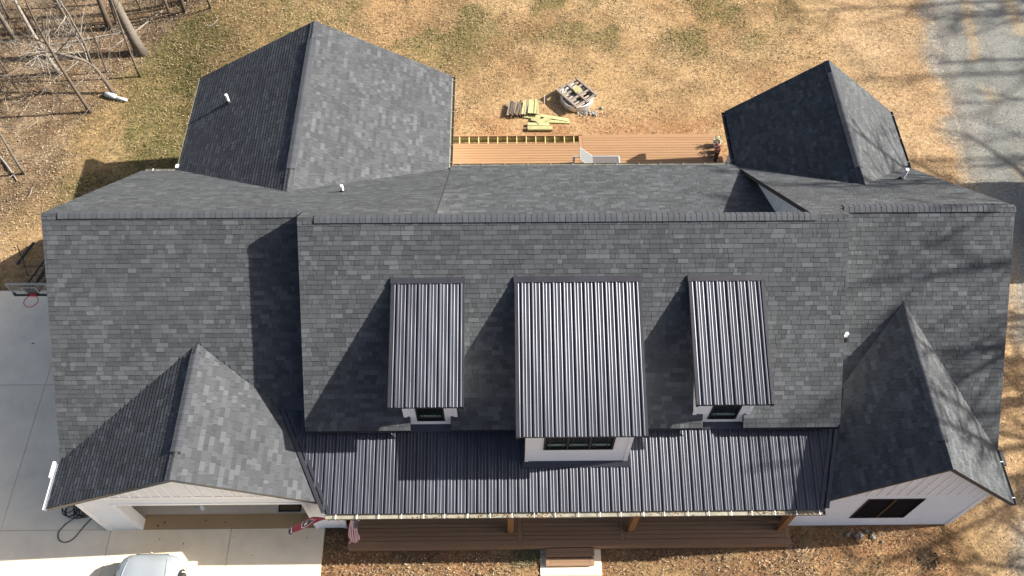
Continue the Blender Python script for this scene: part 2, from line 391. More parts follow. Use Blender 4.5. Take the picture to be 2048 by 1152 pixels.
YL = .604; HL = 7.879; YR = .79; HR = 7.722
LF = Plane(HL-TM*YL, 0, TM); RF = Plane(HR-TM*YR, 0, TM)
X0, X1, XL, XR, YE = -5.056, 10.944, -12.782, 16.364, -4.844
nL, nR = ((-1.92, -4.51), (-.72, -4.9)), ((6.81, -4.51), (8.03, -4.9)); nC = ((1.45, -4.51), (4.70, -4.9))
def cover(xa, xb, ya, yb): return ((xa, ya), (xb, yb))
main_front = slope('roof_slope', 'broad front slope of the main block below the long ridge', MF, [[(X0, 0), (X1, 0), (X1, YE), (X0, YE)]],
    slabs=[[(X0, 0), (X1, 0), (X1, -4.51), (X0, -4.51)], [(X0, -4.51), (-1.92, -4.51), (-1.92, YE), (X0, YE)], [(-.72, -4.51), (1.45, -4.51), (1.45, YE), (-.72, YE)], [(4.70, -4.51), (6.81, -4.51), (6.81, YE), (4.70, YE)], [(8.03, -4.51), (X1, -4.51), (X1, YE), (8.03, YE)]],
    holes=[nL, nR, nC, ((-2.1, -1.9), (-.5, -4.5)), ((1.5, -1.9), (4.6, -4.5)), ((6.55, -1.9), (8.2, -4.5))], singles=300)
slope('roof_slope', 'front slope of the garage wing', LF, [[(XL, YL), (-4.8, YL), (-4.8, -3.98), (-5.90, -3.98), (-8.371, -2.407), (XL, -5.2)]], slabs=[[(XL, YL), (-8.371, YL), (-8.371, -2.407), (XL, -5.2)], [(-8.371, YL), (-4.8, YL), (-4.8, -3.98), (-5.90, -3.98), (-8.371, -2.407)]])
slope('roof_slope', 'front slope of the right wing', RF, [[(10.6, YR), (XR, YR), (XR, -5.08), (13.12, -1.43), (11.34, -3.44), (10.6, -3.44)]], slabs=[[(13.12, YR), (XR, YR), (XR, -5.08), (13.12, -1.43)], [(10.6, YR), (13.12, YR), (13.12, -1.43), (11.34, -3.44), (10.6, -3.44)]])
slope('roof_slope', 'steep rear slope left of the lower rear roof', MN, [[(XL, YL), (X0, YL), (X0, 0), (-1.11, 0), (-1.11, 6.45), (-6.287, 3.05), (-11.41, 6.42), (XL, 6.42)]],
    slabs=[[(XL, YL), (-6.287, YL), (-6.287, 3.05), (-11.41, 6.42), (XL, 6.42)], [(-6.287, YL), (X0, YL), (-1.11, YL), (-1.11, 6.45), (-6.287, 3.05)], [(X0, 0), (-1.11, 0), (-1.11, YL), (X0, YL)]])
slope('roof_slope', 'steep rear slope of the right wing', MN, [[(9.886, 0), (X1, 0), (X1, YR), (XR, YR), (XR, 6.5), (13.244, 3.5), (9.886, 6.72)]],
    slabs=[[(9.886, 0), (X1, 0), (X1, YR), (9.886, YR)], [(9.886, YR), (13.244, YR), (13.244, 3.5), (9.886, 6.72)], [(13.244, YR), (XR, YR), (XR, 6.5), (13.244, 3.5)]])
SHD = Plane(HM-2.11, 0, -.506)
slope('roof_slope', 'lower pitched rear roof over the back door side', SHD, [[(-1.5, .32), (10.25, .32), (10.25, 5.9), (9.84, 6.15), (9.84, 6.573), (-1.1, 6.573), (-1.1, 6.0), (-1.5, 5.7)]])
def gable(gx, gz, gt, gw, yend, ybase, vx, lbl, right_cut=None, left_cut=None):
    W_ = Plane(gz-gt*(-1)*(-gx), gt, 0); E_ = Plane(gz+gt*gx, -gt, 0)
    W_ = Plane(gz-gt*gx, gt, 0)
    pw = left_cut or [(gx, ybase), (gx, yend), (gx-gw, yend), (gx-gw, ybase+vx*gw)]
    pe = right_cut or [(gx, ybase), (gx, yend), (gx+gw, yend), (gx+gw, ybase+vx*gw)]
    slope('roof_slope', 'left slope of the '+lbl, W_, [pw]); slope('roof_slope', 'right slope of the '+lbl, E_, [pe])
gable(-6.287, 5.806, .559, 5.125, 11.427, 3.05, .66, 'large rear gable')
gable(13.244, 5.423, .814, 3.349, 9.601, 3.50, .961, 'small rear gable')
gable(-8.371, 5.329, .538, 4.435, -6.694, -2.407, -.635, 'front garage gable', right_cut=[(-8.371, -2.407), (-5.90, -3.98), (-4.617, -6.694), (-8.371, -6.694)])
gable(13.12, 5.843, .955, 3.173, -6.779, -1.43, -1.1275, 'front right gable', left_cut=[(13.12, -1.43), (11.34, -3.44), (10.45, -6.779), (13.12, -6.779)])

# ridge vents and caps
def ridge(p0, p1, tL, tR, lbl, vent=None):
    """caps along p0->p1; tL/tR slope tangents to the left/right of travel; vent=(s0,s1) part raised on a vent"""
    p0 = Vector(p0); p1 = Vector(p1); L = (p1-p0).length; d = (p1-p0)/L; ang = math.atan2(d.y, d.x)
    vs = vent or (0, 0); m = MB(); hw = .155
    def prof(h, hw_):
        pts = []
        for q in (-1, -.66, -.3, 0, .3, .66, 1):
            t = tL if q > 0 else tR; y = q*hw_; z = -abs(y)*t*.93-.035*(1-abs(q))+h
            pts.append((y, z))
        return pts
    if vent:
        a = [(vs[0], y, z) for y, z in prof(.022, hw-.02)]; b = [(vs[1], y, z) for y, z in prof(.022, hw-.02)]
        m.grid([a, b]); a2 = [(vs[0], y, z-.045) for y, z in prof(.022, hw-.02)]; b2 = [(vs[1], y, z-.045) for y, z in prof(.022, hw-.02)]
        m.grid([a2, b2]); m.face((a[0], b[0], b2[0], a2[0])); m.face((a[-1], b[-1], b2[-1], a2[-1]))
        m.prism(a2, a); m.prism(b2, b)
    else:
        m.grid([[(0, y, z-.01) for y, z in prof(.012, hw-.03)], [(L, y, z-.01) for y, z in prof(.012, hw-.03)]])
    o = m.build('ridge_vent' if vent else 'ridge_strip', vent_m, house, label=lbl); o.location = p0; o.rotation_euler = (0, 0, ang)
    n = round(L/.165); st = L/n; meshes = {}
    for key, h in (('lo', .026), ('hi', .062)):
        c = MB(); P0 = [(0, y, z) for y, z in prof(h, hw)]; P1 = [(st+.03, y, z) for y, z in prof(h-.012, hw-.003)]
        c.grid([P0, P1]); c.grid([[(0, y, z-.012) for y, z in prof(h, hw)], P0]); c.face((P0[0], P1[0], (P1[0][0], P1[0][1], P1[0][2]-.012), (0, P0[0][1], P0[0][2]-.012))); c.face((P0[-1], P1[-1], (P1[-1][0], P1[-1][1], P1[-1][2]-.012), (0, P0[-1][1], P0[-1][2]-.012)))
        meshes[key] = c.mesh('ridge_cap', cap_m, True)
    for i in range(n):
        s = i*st; hi = vent and vs[0]-.02 <= s and s+st <= vs[1]+.05
        q = link('ridge_cap', meshes['hi' if hi else 'lo'], o); q.location = (s, (random.random()-.5)*.006, random.random()*.0015)
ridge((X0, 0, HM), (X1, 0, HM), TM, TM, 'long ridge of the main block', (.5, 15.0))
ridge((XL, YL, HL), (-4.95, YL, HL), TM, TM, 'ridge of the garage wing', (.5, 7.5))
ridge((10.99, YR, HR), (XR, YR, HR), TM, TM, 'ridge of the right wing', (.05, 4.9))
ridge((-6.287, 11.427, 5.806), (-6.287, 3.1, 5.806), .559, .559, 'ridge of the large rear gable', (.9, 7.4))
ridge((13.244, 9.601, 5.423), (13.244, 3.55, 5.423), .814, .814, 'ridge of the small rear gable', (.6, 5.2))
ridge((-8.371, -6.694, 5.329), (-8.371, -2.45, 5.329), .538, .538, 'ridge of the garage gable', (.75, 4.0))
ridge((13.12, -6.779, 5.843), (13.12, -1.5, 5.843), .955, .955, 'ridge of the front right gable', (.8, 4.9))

# ------------------------------------------------------------------ ribbed metal roofing
PROF = [(-.040, 0), (-.022, .036), (.014, .036), (.024, .031), (.042, 0), (.080, 0), (.087, .009), (.095, .009), (.106, .004), (.113, 0), (.186, 0), (.193, .009), (.201, .009), (.212, .004), (.219, 0)]
def rib_profile(xa, xb, off=0):
    pts = []; k = math.floor((xa-off)/.305)-1
    while off+k*.305-.1 < xb:
        pts += [(off+k*.305+u, h) for u, h in PROF if xa < off+k*.305+u < xb]; k += 1
    return [(xa, 0)]+sorted(pts)+[(xb, 0)]
def metal_roof(parent, xa, xb, zf, yb, yt, off=0, jit=0):
    x = xa; 
    while x < xb-.02:
        x2 = min(x+.915, xb); pr = rib_profile(x, x2, off); m = MB(); dz = random.uniform(-.002, .002)
        rows = 6; P = []
        for i in range(rows):
            row = []
            for (u, h) in pr:
                y0 = yb(u); y = y0+(yt-y0)*i/(rows-1); row.append((u, y, zf(y)+h+.012+dz+.0025*math.sin(u*9+i*2.1)))
            P.append(row)
        m.grid(P)
        # lower lip
        m.grid([[(u, yb(u), zf(yb(u))-.004) for u, h in pr], P[0]])
        m.build('metal_panel', metal_m, parent); x = x2
PZ, PT, PY = 3.227, .254, -7.023
pz = lambda y: PZ+PT*(y-PY)
pm = MB(); pm.prism([(x, y, pz(y)-.16) for x, y in ((-4.40, PY+.03), (10.36, PY+.03), (11.3, -3.5), (-5.85, -4.0))], [(x, y, pz(y)-.003) for x, y in ((-4.40, PY+.03), (10.36, PY+.03), (11.3, -3.5), (-5.85, -4.0))])
porch = pm.build('porch_roof', dark_trim, house, label='ribbed charcoal metal roof over the front porch')
def pyb(x):
    if x < -4.45: return PY+(-4.45-x)*3.04/1.45
    if x > 10.40: return PY+(x-10.40)*3.58/.94
    return PY
metal_roof(porch, -5.86, 11.2, pz, pyb, -3.7, off=.1)
for a, b, s_ in (((-4.47, -7.0), (-5.92, -3.96), -1), ((10.42, -7.0), (11.3, -3.5), 1)):
    vf = MB(); p = [Vector((a[0], a[1], pz(a[1])+.06)), Vector((b[0], b[1], pz(b[1])+.06))]
    vf.bar(p[0], p[1], .11, .05); vf.build('valley_flashing', flash_m, porch)
    vf = MB(); vf.bar(p[0]+Vector((-s_*.16, 0, -.03)), p[1]+Vector((-s_*.16, 0, -.03)), .1, .02); vf.build('valley_edge', flash_m, porch)
hf = MB(); hf.hexa([(-5.9, -4.05, 4.0), (-5.0, -4.05, 4.0), (-5.0, -3.7, 4.25), (-5.9, -3.7, 4.25), (-5.9, -4.05, 4.03), (-5.0, -4.05, 4.03), (-5.0, -3.7, 4.28), (-5.9, -3.7, 4.28)]); hf.build('head_flashing', flash_m, porch)

def gutter(a, b, w_, out, lbl, m_in=cream_m, m_out=gut_out, step=.62, hang=True, hm=None):
    """trough along a->b (top back edge), opening width w_, out = outward unit vector"""
    a = Vector(a); b = Vector(b); o = Vector(out); d = (b-a); L = d.length; d.normalize(); z = Vector((0, 0, 1)); m = MB()
    sec = [(0, 0), (0, -.055), (w_*.8, -.055), (w_, -.035), (w_, 0)]
    P = [[p+o*q[0]+z*q[1] for q in sec] for p in (a, b)]; m.grid(P, mi=0)
    sec2 = [(-.008, .0), (-.008, -.112), (w_*.76, -.112), (w_+.012, -.055), (w_+.012, .0), (w_, 0)]
    m.grid([[p+o*q[0]+z*q[1] for q in sec2] for p in (a, b)], mi=1)
    for p in (a, b): m.face([p+o*q[0]+z*q[1] for q in sec], mi=1)
    g = m.build('gutter', [m_in, m_out], house, label=lbl)
    if hang:
        n = int(L/step); h = MB(); h.bar((0, 0, 0), o*(w_+.01), .022, .008); me = h.mesh('gutter_hanger', hm or hanger_m)
        for i in range(n): q = link('gutter_hanger', me, g); q.location = a+d*(.3+i*(L-.5)/max(1, n-1))+z*.008+d*(random.random()-.5)*.06
    return g
pg = gutter((-4.42, PY-.005, PZ-.035), (10.38, PY-.005, PZ-.035), .13, (0, -1, 0), 'long gutter full of debris along the porch roof')
gutter((-12.81-.0, -5.25, 2.90), (-12.81, -6.69, 2.90), .12, (-1, 0, 0), 'white gutter on the garage gable eave', m_in=white_trim, m_out=white_trim, hang=False)
gutter((16.29, -5.1, 2.77), (16.29, -6.77, 2.77), .12, (1, 0, 0), 'dark gutter on the front right gable eave')
gutter((-1.16, 6.5, 2.90), (-1.16, 11.4, 2.90), .12, (1, 0, 0), 'grey gutter on the right eave of the large rear gable', m_in=gut_grey, hm=dull_hang, step=.8)
gutter((-11.412, 6.5, 2.90), (-11.412, 11.4, 2.90), .12, (-1, 0, 0), 'gutter on the left eave of the large rear gable', m_in=gut_grey, hm=dull_hang, step=.8)
gutter((9.895, 6.75, 2.66), (9.895, 9.58, 2.66), .12, (-1, 0, 0), 'dark gutter on the left eave of the small rear gable', m_in=gut_out, hm=dull_hang, step=.8)
gutter((16.593, 6.6, 2.66), (16.593, 9.58, 2.66), .12, (1, 0, 0), 'dark gutter on the right eave of the small rear gable', m_in=gut_out, hm=dull_hang, step=.8)
gutter((-1.0, 6.575, 2.92), (9.74, 6.575, 2.92), .12, (0, 1, 0), 'gutter along the lower rear roof', m_in=cream_m, hm=dull_hang, step=.8)
gutter((-12.7, 6.425, 2.92), (-11.5, 6.425, 2.92), .12, (0, 1, 0), 'short gutter at the rear corner of the garage wing', m_in=gut_grey)
for (x, y, z, m_, dx) in ((-12.99, -5.42, 2.86, white_trim, -1), (16.47, -5.25, 2.72, dark_trim, 1), (-11.53, 6.68, 2.86, white_trim, -1)):
    q = MB(); q.hexa([(x-.06, y-.27, z-.06), (x+.06, y-.27, z-.06), (x+.06, y+.27, z-.06), (x-.06, y+.27, z-.06), (x-.05, y-.25, z+.03), (x+.05, y-.25, z+.03), (x+.05, y+.25, z+.03), (x-.05, y+.25, z+.03)] if x > -11.9 and x > 0 or x < -12 else [(x-.08, y-.1, z-.06), (x+.08, y-.1, z-.06), (x+.08, y+.1, z-.06), (x-.08, y+.1, z-.06), (x-.06, y-.08, z+.06), (x+.06, y-.08, z+.06), (x+.06, y+.08, z+.06), (x-.06, y+.08, z+.06)])
    q.tube([(x, y, z-.03), (x-dx*.25, y, z-.3), (x-dx*.45, y, z-.5), (x-dx*.45, y, .1)], .05, 8)
    q.build('downspout', m_, house)
# leaves caught in the porch gutter
db = MB()
for i in range(230):
    cx_ = random.choice((1.2, 2.0, 5.6, 8.9, 9.6, 10.0, -1.0, .2)) + random.gauss(0, .5)
    if not -4.3 < cx_ < 10.3: continue
    cy_ = PY-.02-random.random()*.12; z = PZ-.09+random.random()*.05; a = random.random()*6.28; s = random.uniform(.02, .05)
    k = random.uniform(.5, 1.4); db.face([(cx_+math.cos(a+t)*s, cy_+math.sin(a+t)*s*.5, z+random.uniform(-.01, .02)) for t in (0, 1.6, 3.1, 4.7)], (.26*k, .19*k, .12*k))
db.build('gutter_leaves', veg_m, pg, kind='stuff')

# ------------------------------------------------------------------ walls
def lap_wall(name, poly, y, out, holes=(), expo=.118, mat=white_m, ax_='y', base=None, label=None):
    """poly in (s,z); wall plane at coordinate y on axis ax_ ('y': s=x; 'x': s=y); out=+-1 outward"""
    m = MB(); z = min(p[1] for p in poly); zm = max(p[1] for p in poly)
    def pt(s, z_, o): return (s, y+out*o, z_) if ax_ == 'y' else (y+out*o, s, z_)
    cutz = sorted({h[2] for h in holes} | {h[3] for h in holes})
    while z < zm-.005:
        z1 = min(z+expo, zm)
        for cz in cutz:
            if z+.004 < cz < z1-.004: z1 = cz
        a = xings(poly, z+1e-4); b = xings(poly, z1-1e-4)
        if a is None: a = b
        if b is None: b = a
        if a:
            segs = [(a[0], a[1], b[0], b[1])]
            for h in holes:
                if h[2]-1e-6 <= (z+z1)/2 <= h[3]+1e-6:
                    ns = []
                    for s in segs:
                        if h[0] > s[0]: ns.append((s[0], min(h[0], s[1]), s[2], min(h[0], s[3])))
                        if h[1] < s[1]: ns.append((max(h[1], s[0]), s[1], max(h[1], s[2]), s[3]))
                    segs = ns
            for s in segs:
                if s[1]-s[0] < .01: continue
                m.face((pt(s[0], z, .014), pt(s[1], z, .014), pt(s[3], z1, .002), pt(s[2], z1, .002)))
                m.face((pt(s[0], z, 0), pt(s[1], z, 0), pt(s[1], z, .014), pt(s[0], z, .014)))
                m.face((pt(s[0], z, -.1), pt(s[1], z, -.1), pt(s[3], z1, -.1), pt(s[2], z1, -.1)))
        z = z1
    return m.build(name, mat, house, label=label)
YG = -6.41
JA, JB, JZ = -11.008, -5.348, 2.431
lap_wall('wall', [(-12.116, 0), (-4.335, 0), (-4.335, 3.24), (-12.116, 3.24)], YG, -1, holes=[(JA-.02, JB+.02, 0, JZ+.02)], label='white garage front wall around the open door')
gtop = lambda x: 5.329-.538*abs(x+8.371)-.19
def board_batten(name, xa, xb, zb, ztop, y, out, pitch, lbl, ax_='y', th=.05):
    m = MB(); n = max(1, int(round((xb-xa)/pitch))); st = (xb-xa)/n; w = None
    def pt(s, z_, o): return (s, y+out*o, z_) if ax_ == 'y' else (y+out*o, s, z_)
    back = MB(); ps = [xa+st*i for i in range(n+1)]
    bp = [pt(xa, zb(xa) if callable(zb) else zb, -.05)]
    Zb = zb if callable(zb) else (lambda s: zb)
    P0 = [pt(s, Zb(s), .0) for s in ps]; P1 = [pt(s, max(Zb(s), ztop(s)), .0) for s in ps]
    back.grid([P0, P1]); wall = back.build(name, white_m, house, label=lbl)
    for i in range(n):
        s0, s1 = ps[i]+.004, ps[i+1]-.004
        z0, z1 = Zb(s0), Zb(s1); t0, t1 = ztop(s0), ztop(s1)
        if t0-z0 < .03 and t1-z1 < .03: continue
        b = MB(); t0 = max(t0, z0+.002); t1 = max(t1, z1+.002)
        b.hexa([pt(s0, z0, .002), pt(s1, z1, .002), pt(s1, z1, .02), pt(s0, z0, .02), pt(s0, t0, .002), pt(s1, t1, .002), pt(s1, t1, .02), pt(s0, t0, .02)])
        b.build('siding_board', white_m, wall)
        c = MB(); s = ps[i+1]; z = Zb(s); t = ztop(s)
        if t-z > .06:
            c.hexa([pt(s-.025, z, .021), pt(s+.025, z, .021), pt(s+.025, z, .021+th), pt(s-.025, z, .021+th), pt(s-.025, t, .021), pt(s+.025, t, .021), pt(s+.025, t, .021+th), pt(s-.025, t, .021+th)]); c.build('batten', white_trim, wall)
    return wall
board_batten('gable_wall', -12.1, -4.7, 3.26, gtop, YG-.02, -1, .305, 'white vertical siding in the garage gable', th=.03)
fb = MB(); fb.box(-12.05, -4.6, YG-.05, YG-.012, 3.02, 3.235); fb.build('frieze_board', white_trim, house)
# garage corner trim, door jambs and inside
for b in ((-12.17, -12.03, YG-.035, YG+.06, 0, 3.1), (-4.41, -4.29, YG-.035, YG+.06, 0, 3.05)): cn = MB(); cn.box(*b); cn.build('corner_trim', white_trim, house)
for nm, b in (('door_jamb', (JA-.14, JA, YG-.03, YG+.34, 0, JZ)), ('door_jamb', (JB, JB+.14, YG-.03, YG+.34, 0, JZ)), ('door_head', (JA-.14, JB+.14, YG-.03, YG+.3, JZ, JZ+.14))):
    q = MB(); q.box(*b); q.build(nm, white_trim, house)
gi_ = MB(); gi_.box(-12.0, -5.2, -6.35, -.5, -.09, -.022, (.62, .55, .44)); gi_.build('garage_floor', conc_m, house)
ap = MB(); ap.box(JA, JB, YG-.002, -5.93, -.05, .004, (.37, .255, .135)); ap.build('door_threshold', conc_m, house, label='brown stained strip inside the garage door')
for b in ((-12.005, -11.96, -6.3, -.52, 0, 2.74), (-5.0, -4.9, -6.3, -.5, 0, 2.9), (-12, -5.01, -.5, -.4, 0, 2.74), (-12, -5.01, -6.3, -.4, 2.75, 2.8)): gw_ = MB(); gw_.box(*b); gw_.build('garage_lining', inner_m, house)
# opened overhead door stored under the ceiling
gd_ = None
for i in range(4):
    od = MB(); od.box(JA+.05, JB-.05, -6.1+i*.55, -5.57+i*.55, 2.5, 2.55)
    if gd_ is None: gd_ = od.build('garage_door', white_trim, house)
    else: od.build('door_panel', white_trim, gd_)
YR2 = -6.49
WX0, WX1, WZ0, WZ1 = 12.016, 13.784, .784, 2.612
lap_wall('wall', [(9.9, .02), (15.54, .02), (15.54, 2.98), (9.9, 2.98)], YR2, -1, holes=[(WX0, WX1, WZ0, WZ1)], label='white front wall of the right wing')
dtop = lambda x: 5.843-.955*abs(x-13.12)-.19
board_batten('gable_wall', 10.3, 15.5, 3.0, dtop, YR2-.02, -1, .305, 'white siding in the front right gable', th=.022)
q = MB(); q.box(15.46, 15.6, YR2-.03, YR2+.06, .02, 2.9); q.build('corner_trim', white_trim, house)
q = MB(); q.box(9.9, 15.5, YR2-.0, YR2+.1, -.15, .02); q.build('foundation', found_m, house)
# hidden and side walls
class WL:
    def box(s, *a): m = MB(); m.box(*a); m.build('wall', white_m, house)
    def prism(s, *a): m = MB(); m.prism(*a); m.build('wall', white_m, house)
wl = WL()
wl.box(-12.1, -12.02, -6.4, 6.0, 0, 3.1); wl.box(15.46, 15.54, -6.4, 6.4, 0, 3.0); wl.box(-4.7, 10.6, -4.5, -4.42, 0, 4.2)
wl.box(-1.4, 10.2, 6.0, 6.1, 0, 3.0); wl.box(-11.0, -10.9, 6.0, 11.1, -1.6, 2.95); wl.box(-1.62, -1.52, 6.0, 11.1, -.1, 2.95)
wl.box(-12.05, -11, 5.9, 6.0, -1.5, 3.0); wl.box(10.3, 10.38, 6.1, 8.85, 0, 2.7); wl.box(16.0, 16.08, 6.0, 8.8, 0, 2.7); wl.box(15.5, 16.05, 6.0, 6.08, 0, 2.7)
wl.box(-1.45, 10.22, .36, .42, 6.0, 7.9)
for x in (-4.75, 10.6): wl.prism([(x, y, z) for y, z in ((-4.45, 4.1), (-4.45, 4.38), (0, 8.15), (5.6, 3.45), (5.6, 3.0))], [(x+.08, y, z) for y, z in ((-4.45, 4.1), (-4.45, 4.38), (0, 8.15), (5.6, 3.45), (5.6, 3.0))])
for x in (-12.1,): wl.prism([(x, y, z) for y, z in ((-5.0, 2.9), (.6, 7.65), (6.0, 3.1), (6.0, 2.9))], [(x+.08, y, z) for y, z in ((-5.0, 2.9), (.6, 7.65), (6.0, 3.1), (6.0, 2.9))])
for x in (15.46,): wl.prism([(x, y, z) for y, z in ((-4.9, 2.7), (.79, 7.5), (6.3, 2.9), (6.3, 2.7))], [(x+.08, y, z) for y, z in ((-4.9, 2.7), (.79, 7.5), (6.3, 2.9), (6.3, 2.7))])
for (xa, xb, y, zb, gx, gz_, gt) in ((-11, -1.55, 11.08, -1.6, -6.287, 5.6, .559), (10.34, 16.05, 8.78, -.05, 13.244, 5.22, .814)):
    pl_ = [(xa, zb), (xb, zb), (xb, gz_-gt*(xb-gx)), (gx, gz_), (xa, gz_-gt*(gx-xa))]
    wl.prism([(s, y, z) for s, z in pl_], [(s, y+.08, z) for s, z in pl_])

# cheek walls beside the lower rear roof
zn = lambda y: HM-TM*y-.19; zs = lambda y: HM-2.11-.506*y-.02
board_batten('wall', .35, 6.0, zs, zn, 10.22, -1, .2, 'white boarded wall between the lower rear roof and the right wing', ax_='x', th=.02)
board_batten('wall', .35, 5.8, zs, zn, -1.45, 1, .3, 'white boarded wall between the lower rear roof and the left slope', ax_='x', th=.02)

def window(xa, xb, za, zb, y, panes=1, munt=True, lbl=None, blind=False, fr=.055, munt_mat=None):
    fm = MB(); 
    for b in ((xa, xb, za, za+fr), (xa, xb, zb-fr, zb), (xa, xa+fr, za+fr, zb-fr), (xb-fr, xb, za+fr, zb-fr)): fm.box(b[0], b[1], y-.03, y+.05, b[2], b[3])
    wn = fm.build('window', black_frame, house, label=lbl)
    pw = (xb-xa-2*fr)/panes
    for i in range(panes):
        a, b = xa+fr+i*pw, xa+fr+(i+1)*pw
        p = MB(); p.box(a, b, y+.012, y+.022, za+fr, zb-fr); p.build('pane', glass_m if munt else screen_m, wn)
        if i: q = MB(); q.box(a-.03, a+.03, y-.022, y+.01, za+fr, zb-fr); q.build('mullion', munt_mat or black_frame, wn)
        if munt:
            q = MB(); 
            for k in (.2, .8): q.box(a+pw*k-.01, a+pw*k+.01, y-.004, y+.011, za+fr, zb-fr)
            q.box(a, b, y-.003, y+.010, za+(zb-za)*.42, za+(zb-za)*.42+.025); q.build('muntin', black_frame, wn)
        if blind: q = MB(); q.box(a+.06, b-.06, y-.0015, y+.0115, za+fr+.2, za+fr+.235); q.box(a+.06, b-.06, y-.0015, y+.0115, za+fr+.27, za+fr+.305); q.build('blind_slat', blind_m, wn)
    return wn
window(WX0, WX1, WZ0, WZ1, YR2+.0, 2, False, 'black two pane window in the front right gable wall', munt_mat=brown_trim, fr=.04)
q = MB(); q.box(WX0-.1, WX1+.1, YR2+.06, YR2+.12, WZ0-.1, WZ1+.1); q.build('window_backing', vent_m, house)

# dormers
def dormer(xa, xb, y0, y1, yw, x_in, zbase, lbl, win):
    zt = HM+TM*y0-.005; zf = lambda y: zt+.31*(y-y0)
    m = MB(); m.prism([(x, y, zf(y)-.11) for x, y in ((xa+.02, y1+.02), (xb-.02, y1+.02), (xb-.02, y0), (xa+.02, y0))], [(x, y, zf(y)-.002) for x, y in ((xa+.02, y1+.02), (xb-.02, y1+.02), (xb-.02, y0), (xa+.02, y0))])
    o = m.build('dormer_roof', dark_trim, house, label='ribbed charcoal metal roof of the '+lbl)
    metal_roof(o, xa+.05, xb-.05, zf, lambda x: y1, y0-.10, off=xa+.2)
    for s0, s1 in ((xa-.01, xa+.075), (xb-.075, xb+.01)):
        t = MB(); t.hexa([(s0, y1, zf(y1)-.12), (s1, y1, zf(y1)-.12), (s1, y0+.1, zf(y0+.1)-.12), (s0, y0+.1, zf(y0+.1)-.12), (s0, y1, zf(y1)+.04), (s1, y1, zf(y1)+.04), (s1, y0+.1, zf(y0+.1)+.04), (s0, y0+.1, zf(y0+.1)+.04)])
        t.build('rake_trim', flash_m, o)
    h = MB()
    h.hexa([(xa-.03, y0-.17, zf(y0-.17)+.03), (xb+.03, y0-.17, zf(y0-.17)+.03), (xb+.03, y0+.01, zf(y0)+.03), (xa-.03, y0+.01, zf(y0)+.03), (xa-.03, y0-.17, zf(y0-.17)+.055), (xb+.03, y0-.17, zf(y0-.17)+.055), (xb+.03, y0+.0, zf(y0)+.056), (xa-.03, y0+.0, zf(y0)+.056)])
    h.build('head_flashing', flash_m, o)
    # cheeks and face
    ia, ib = x_in
    ytop = y0-.35
    for s in (ia, ib-.05):
        pl_ = [(ytop, HM+TM*ytop), (yw+.0, min(HM+TM*yw, 4.4)-.2), (yw, zf(yw)-.12), (ytop, zf(ytop)-.12)]
        c = MB(); c.prism([(s, y, z) for y, z in pl_], [(s+.05, y, z) for y, z in pl_]); c.build('dormer_cheek', white_m, house)
    wa, wb, za, zb, n = win
    lap_wall('dormer_face', [(ia, zbase), (ib, zbase), (ib, zf(yw)-.1), (ia, zf(yw)-.1)], yw, -1, holes=[(wa, wb, za, zb)], expo=.14, label='white siding face of the '+lbl)
    for q0, q1 in ((ia-.02, ia+.09), (ib-.09, ib+.02)): tr = MB(); tr.box(q0, q1, yw-.03, yw, zbase, zf(yw)-.11); tr.build('corner_trim', white_trim, house)
    window(wa, wb, za, zb, yw, n, True, 'black window in the '+lbl, blind=True)
    q = MB(); q.box(wa-.1, wb+.1, yw+.06, yw+.1, za-.1, zb+.1); q.build('window_backing', vent_m, house)
    return zf
dormer(-2.374, -.263, -1.366, -4.952, -4.51, (-2.09, -.53), 3.98, 'small left dormer', (-1.73, -.90, 4.25, 5.55, 1))
dormer(1.21, 4.87, -1.356, -5.764, -5.61, (1.50, 4.52), 3.72, 'wide centre dormer', (2.005, 4.03, 4.61, 5.62, 3))
dormer(6.283, 8.464, -1.349, -4.95, -4.51, (6.52, 8.19), 3.98, 'small right dormer', (7.0, 7.86, 4.22, 5.55, 1))
bf = MB(); bf.hexa([(1.42, -5.78, pz(-5.78)+.045), (4.66, -5.78, pz(-5.78)+.045), (4.66, -5.63, pz(-5.63)+.04), (1.42, -5.63, pz(-5.63)+.04), (1.42, -5.78, pz(-5.78)+.06), (4.66, -5.78, pz(-5.78)+.06), (4.66, -5.60, pz(-5.6)+.16), (1.42, -5.60, pz(-5.6)+.16)])
bf.build('base_flashing', flash_m, house)
for xa, xb in ((-2.0, -.65), (6.75, 8.1)):
    bf = MB(); bf.hexa([(xa, -4.72, pz(-4.72)+.045), (xb, -4.72, pz(-4.72)+.045), (xb, -4.53, pz(-4.53)+.04), (xa, -4.53, pz(-4.53)+.04), (xa, -4.72, pz(-4.72)+.06), (xb, -4.72, pz(-4.72)+.06), (xb, -4.53, pz(-4.53)+.15), (xa, -4.53, pz(-4.53)+.15)]); bf.build('base_flashing', flash_m, house)

# plumbing vents
for (x, y, z, h, r_) in ((-9.67, 9.0, 3.92, .42, .055), (-4.4, 2.97, 5.88, .34, .05), (14.95, 4.31, 4.74, .55, .06), (11.36, -2.27, 5.13, .28, .05)):
    v = MB(); v.tube([(x, y, z-.1), (x, y, z+h)], r_, 12); vp = v.build('vent_pipe', pvc_m, house, smooth=False)
    b = MB(); b.tube([(x, y, z-.06), (x, y, z+.05), (x, y, z+.11)], [r_*2.6, r_*1.9, r_*1.05], 12); b.build('pipe_boot', boot_m, vp)

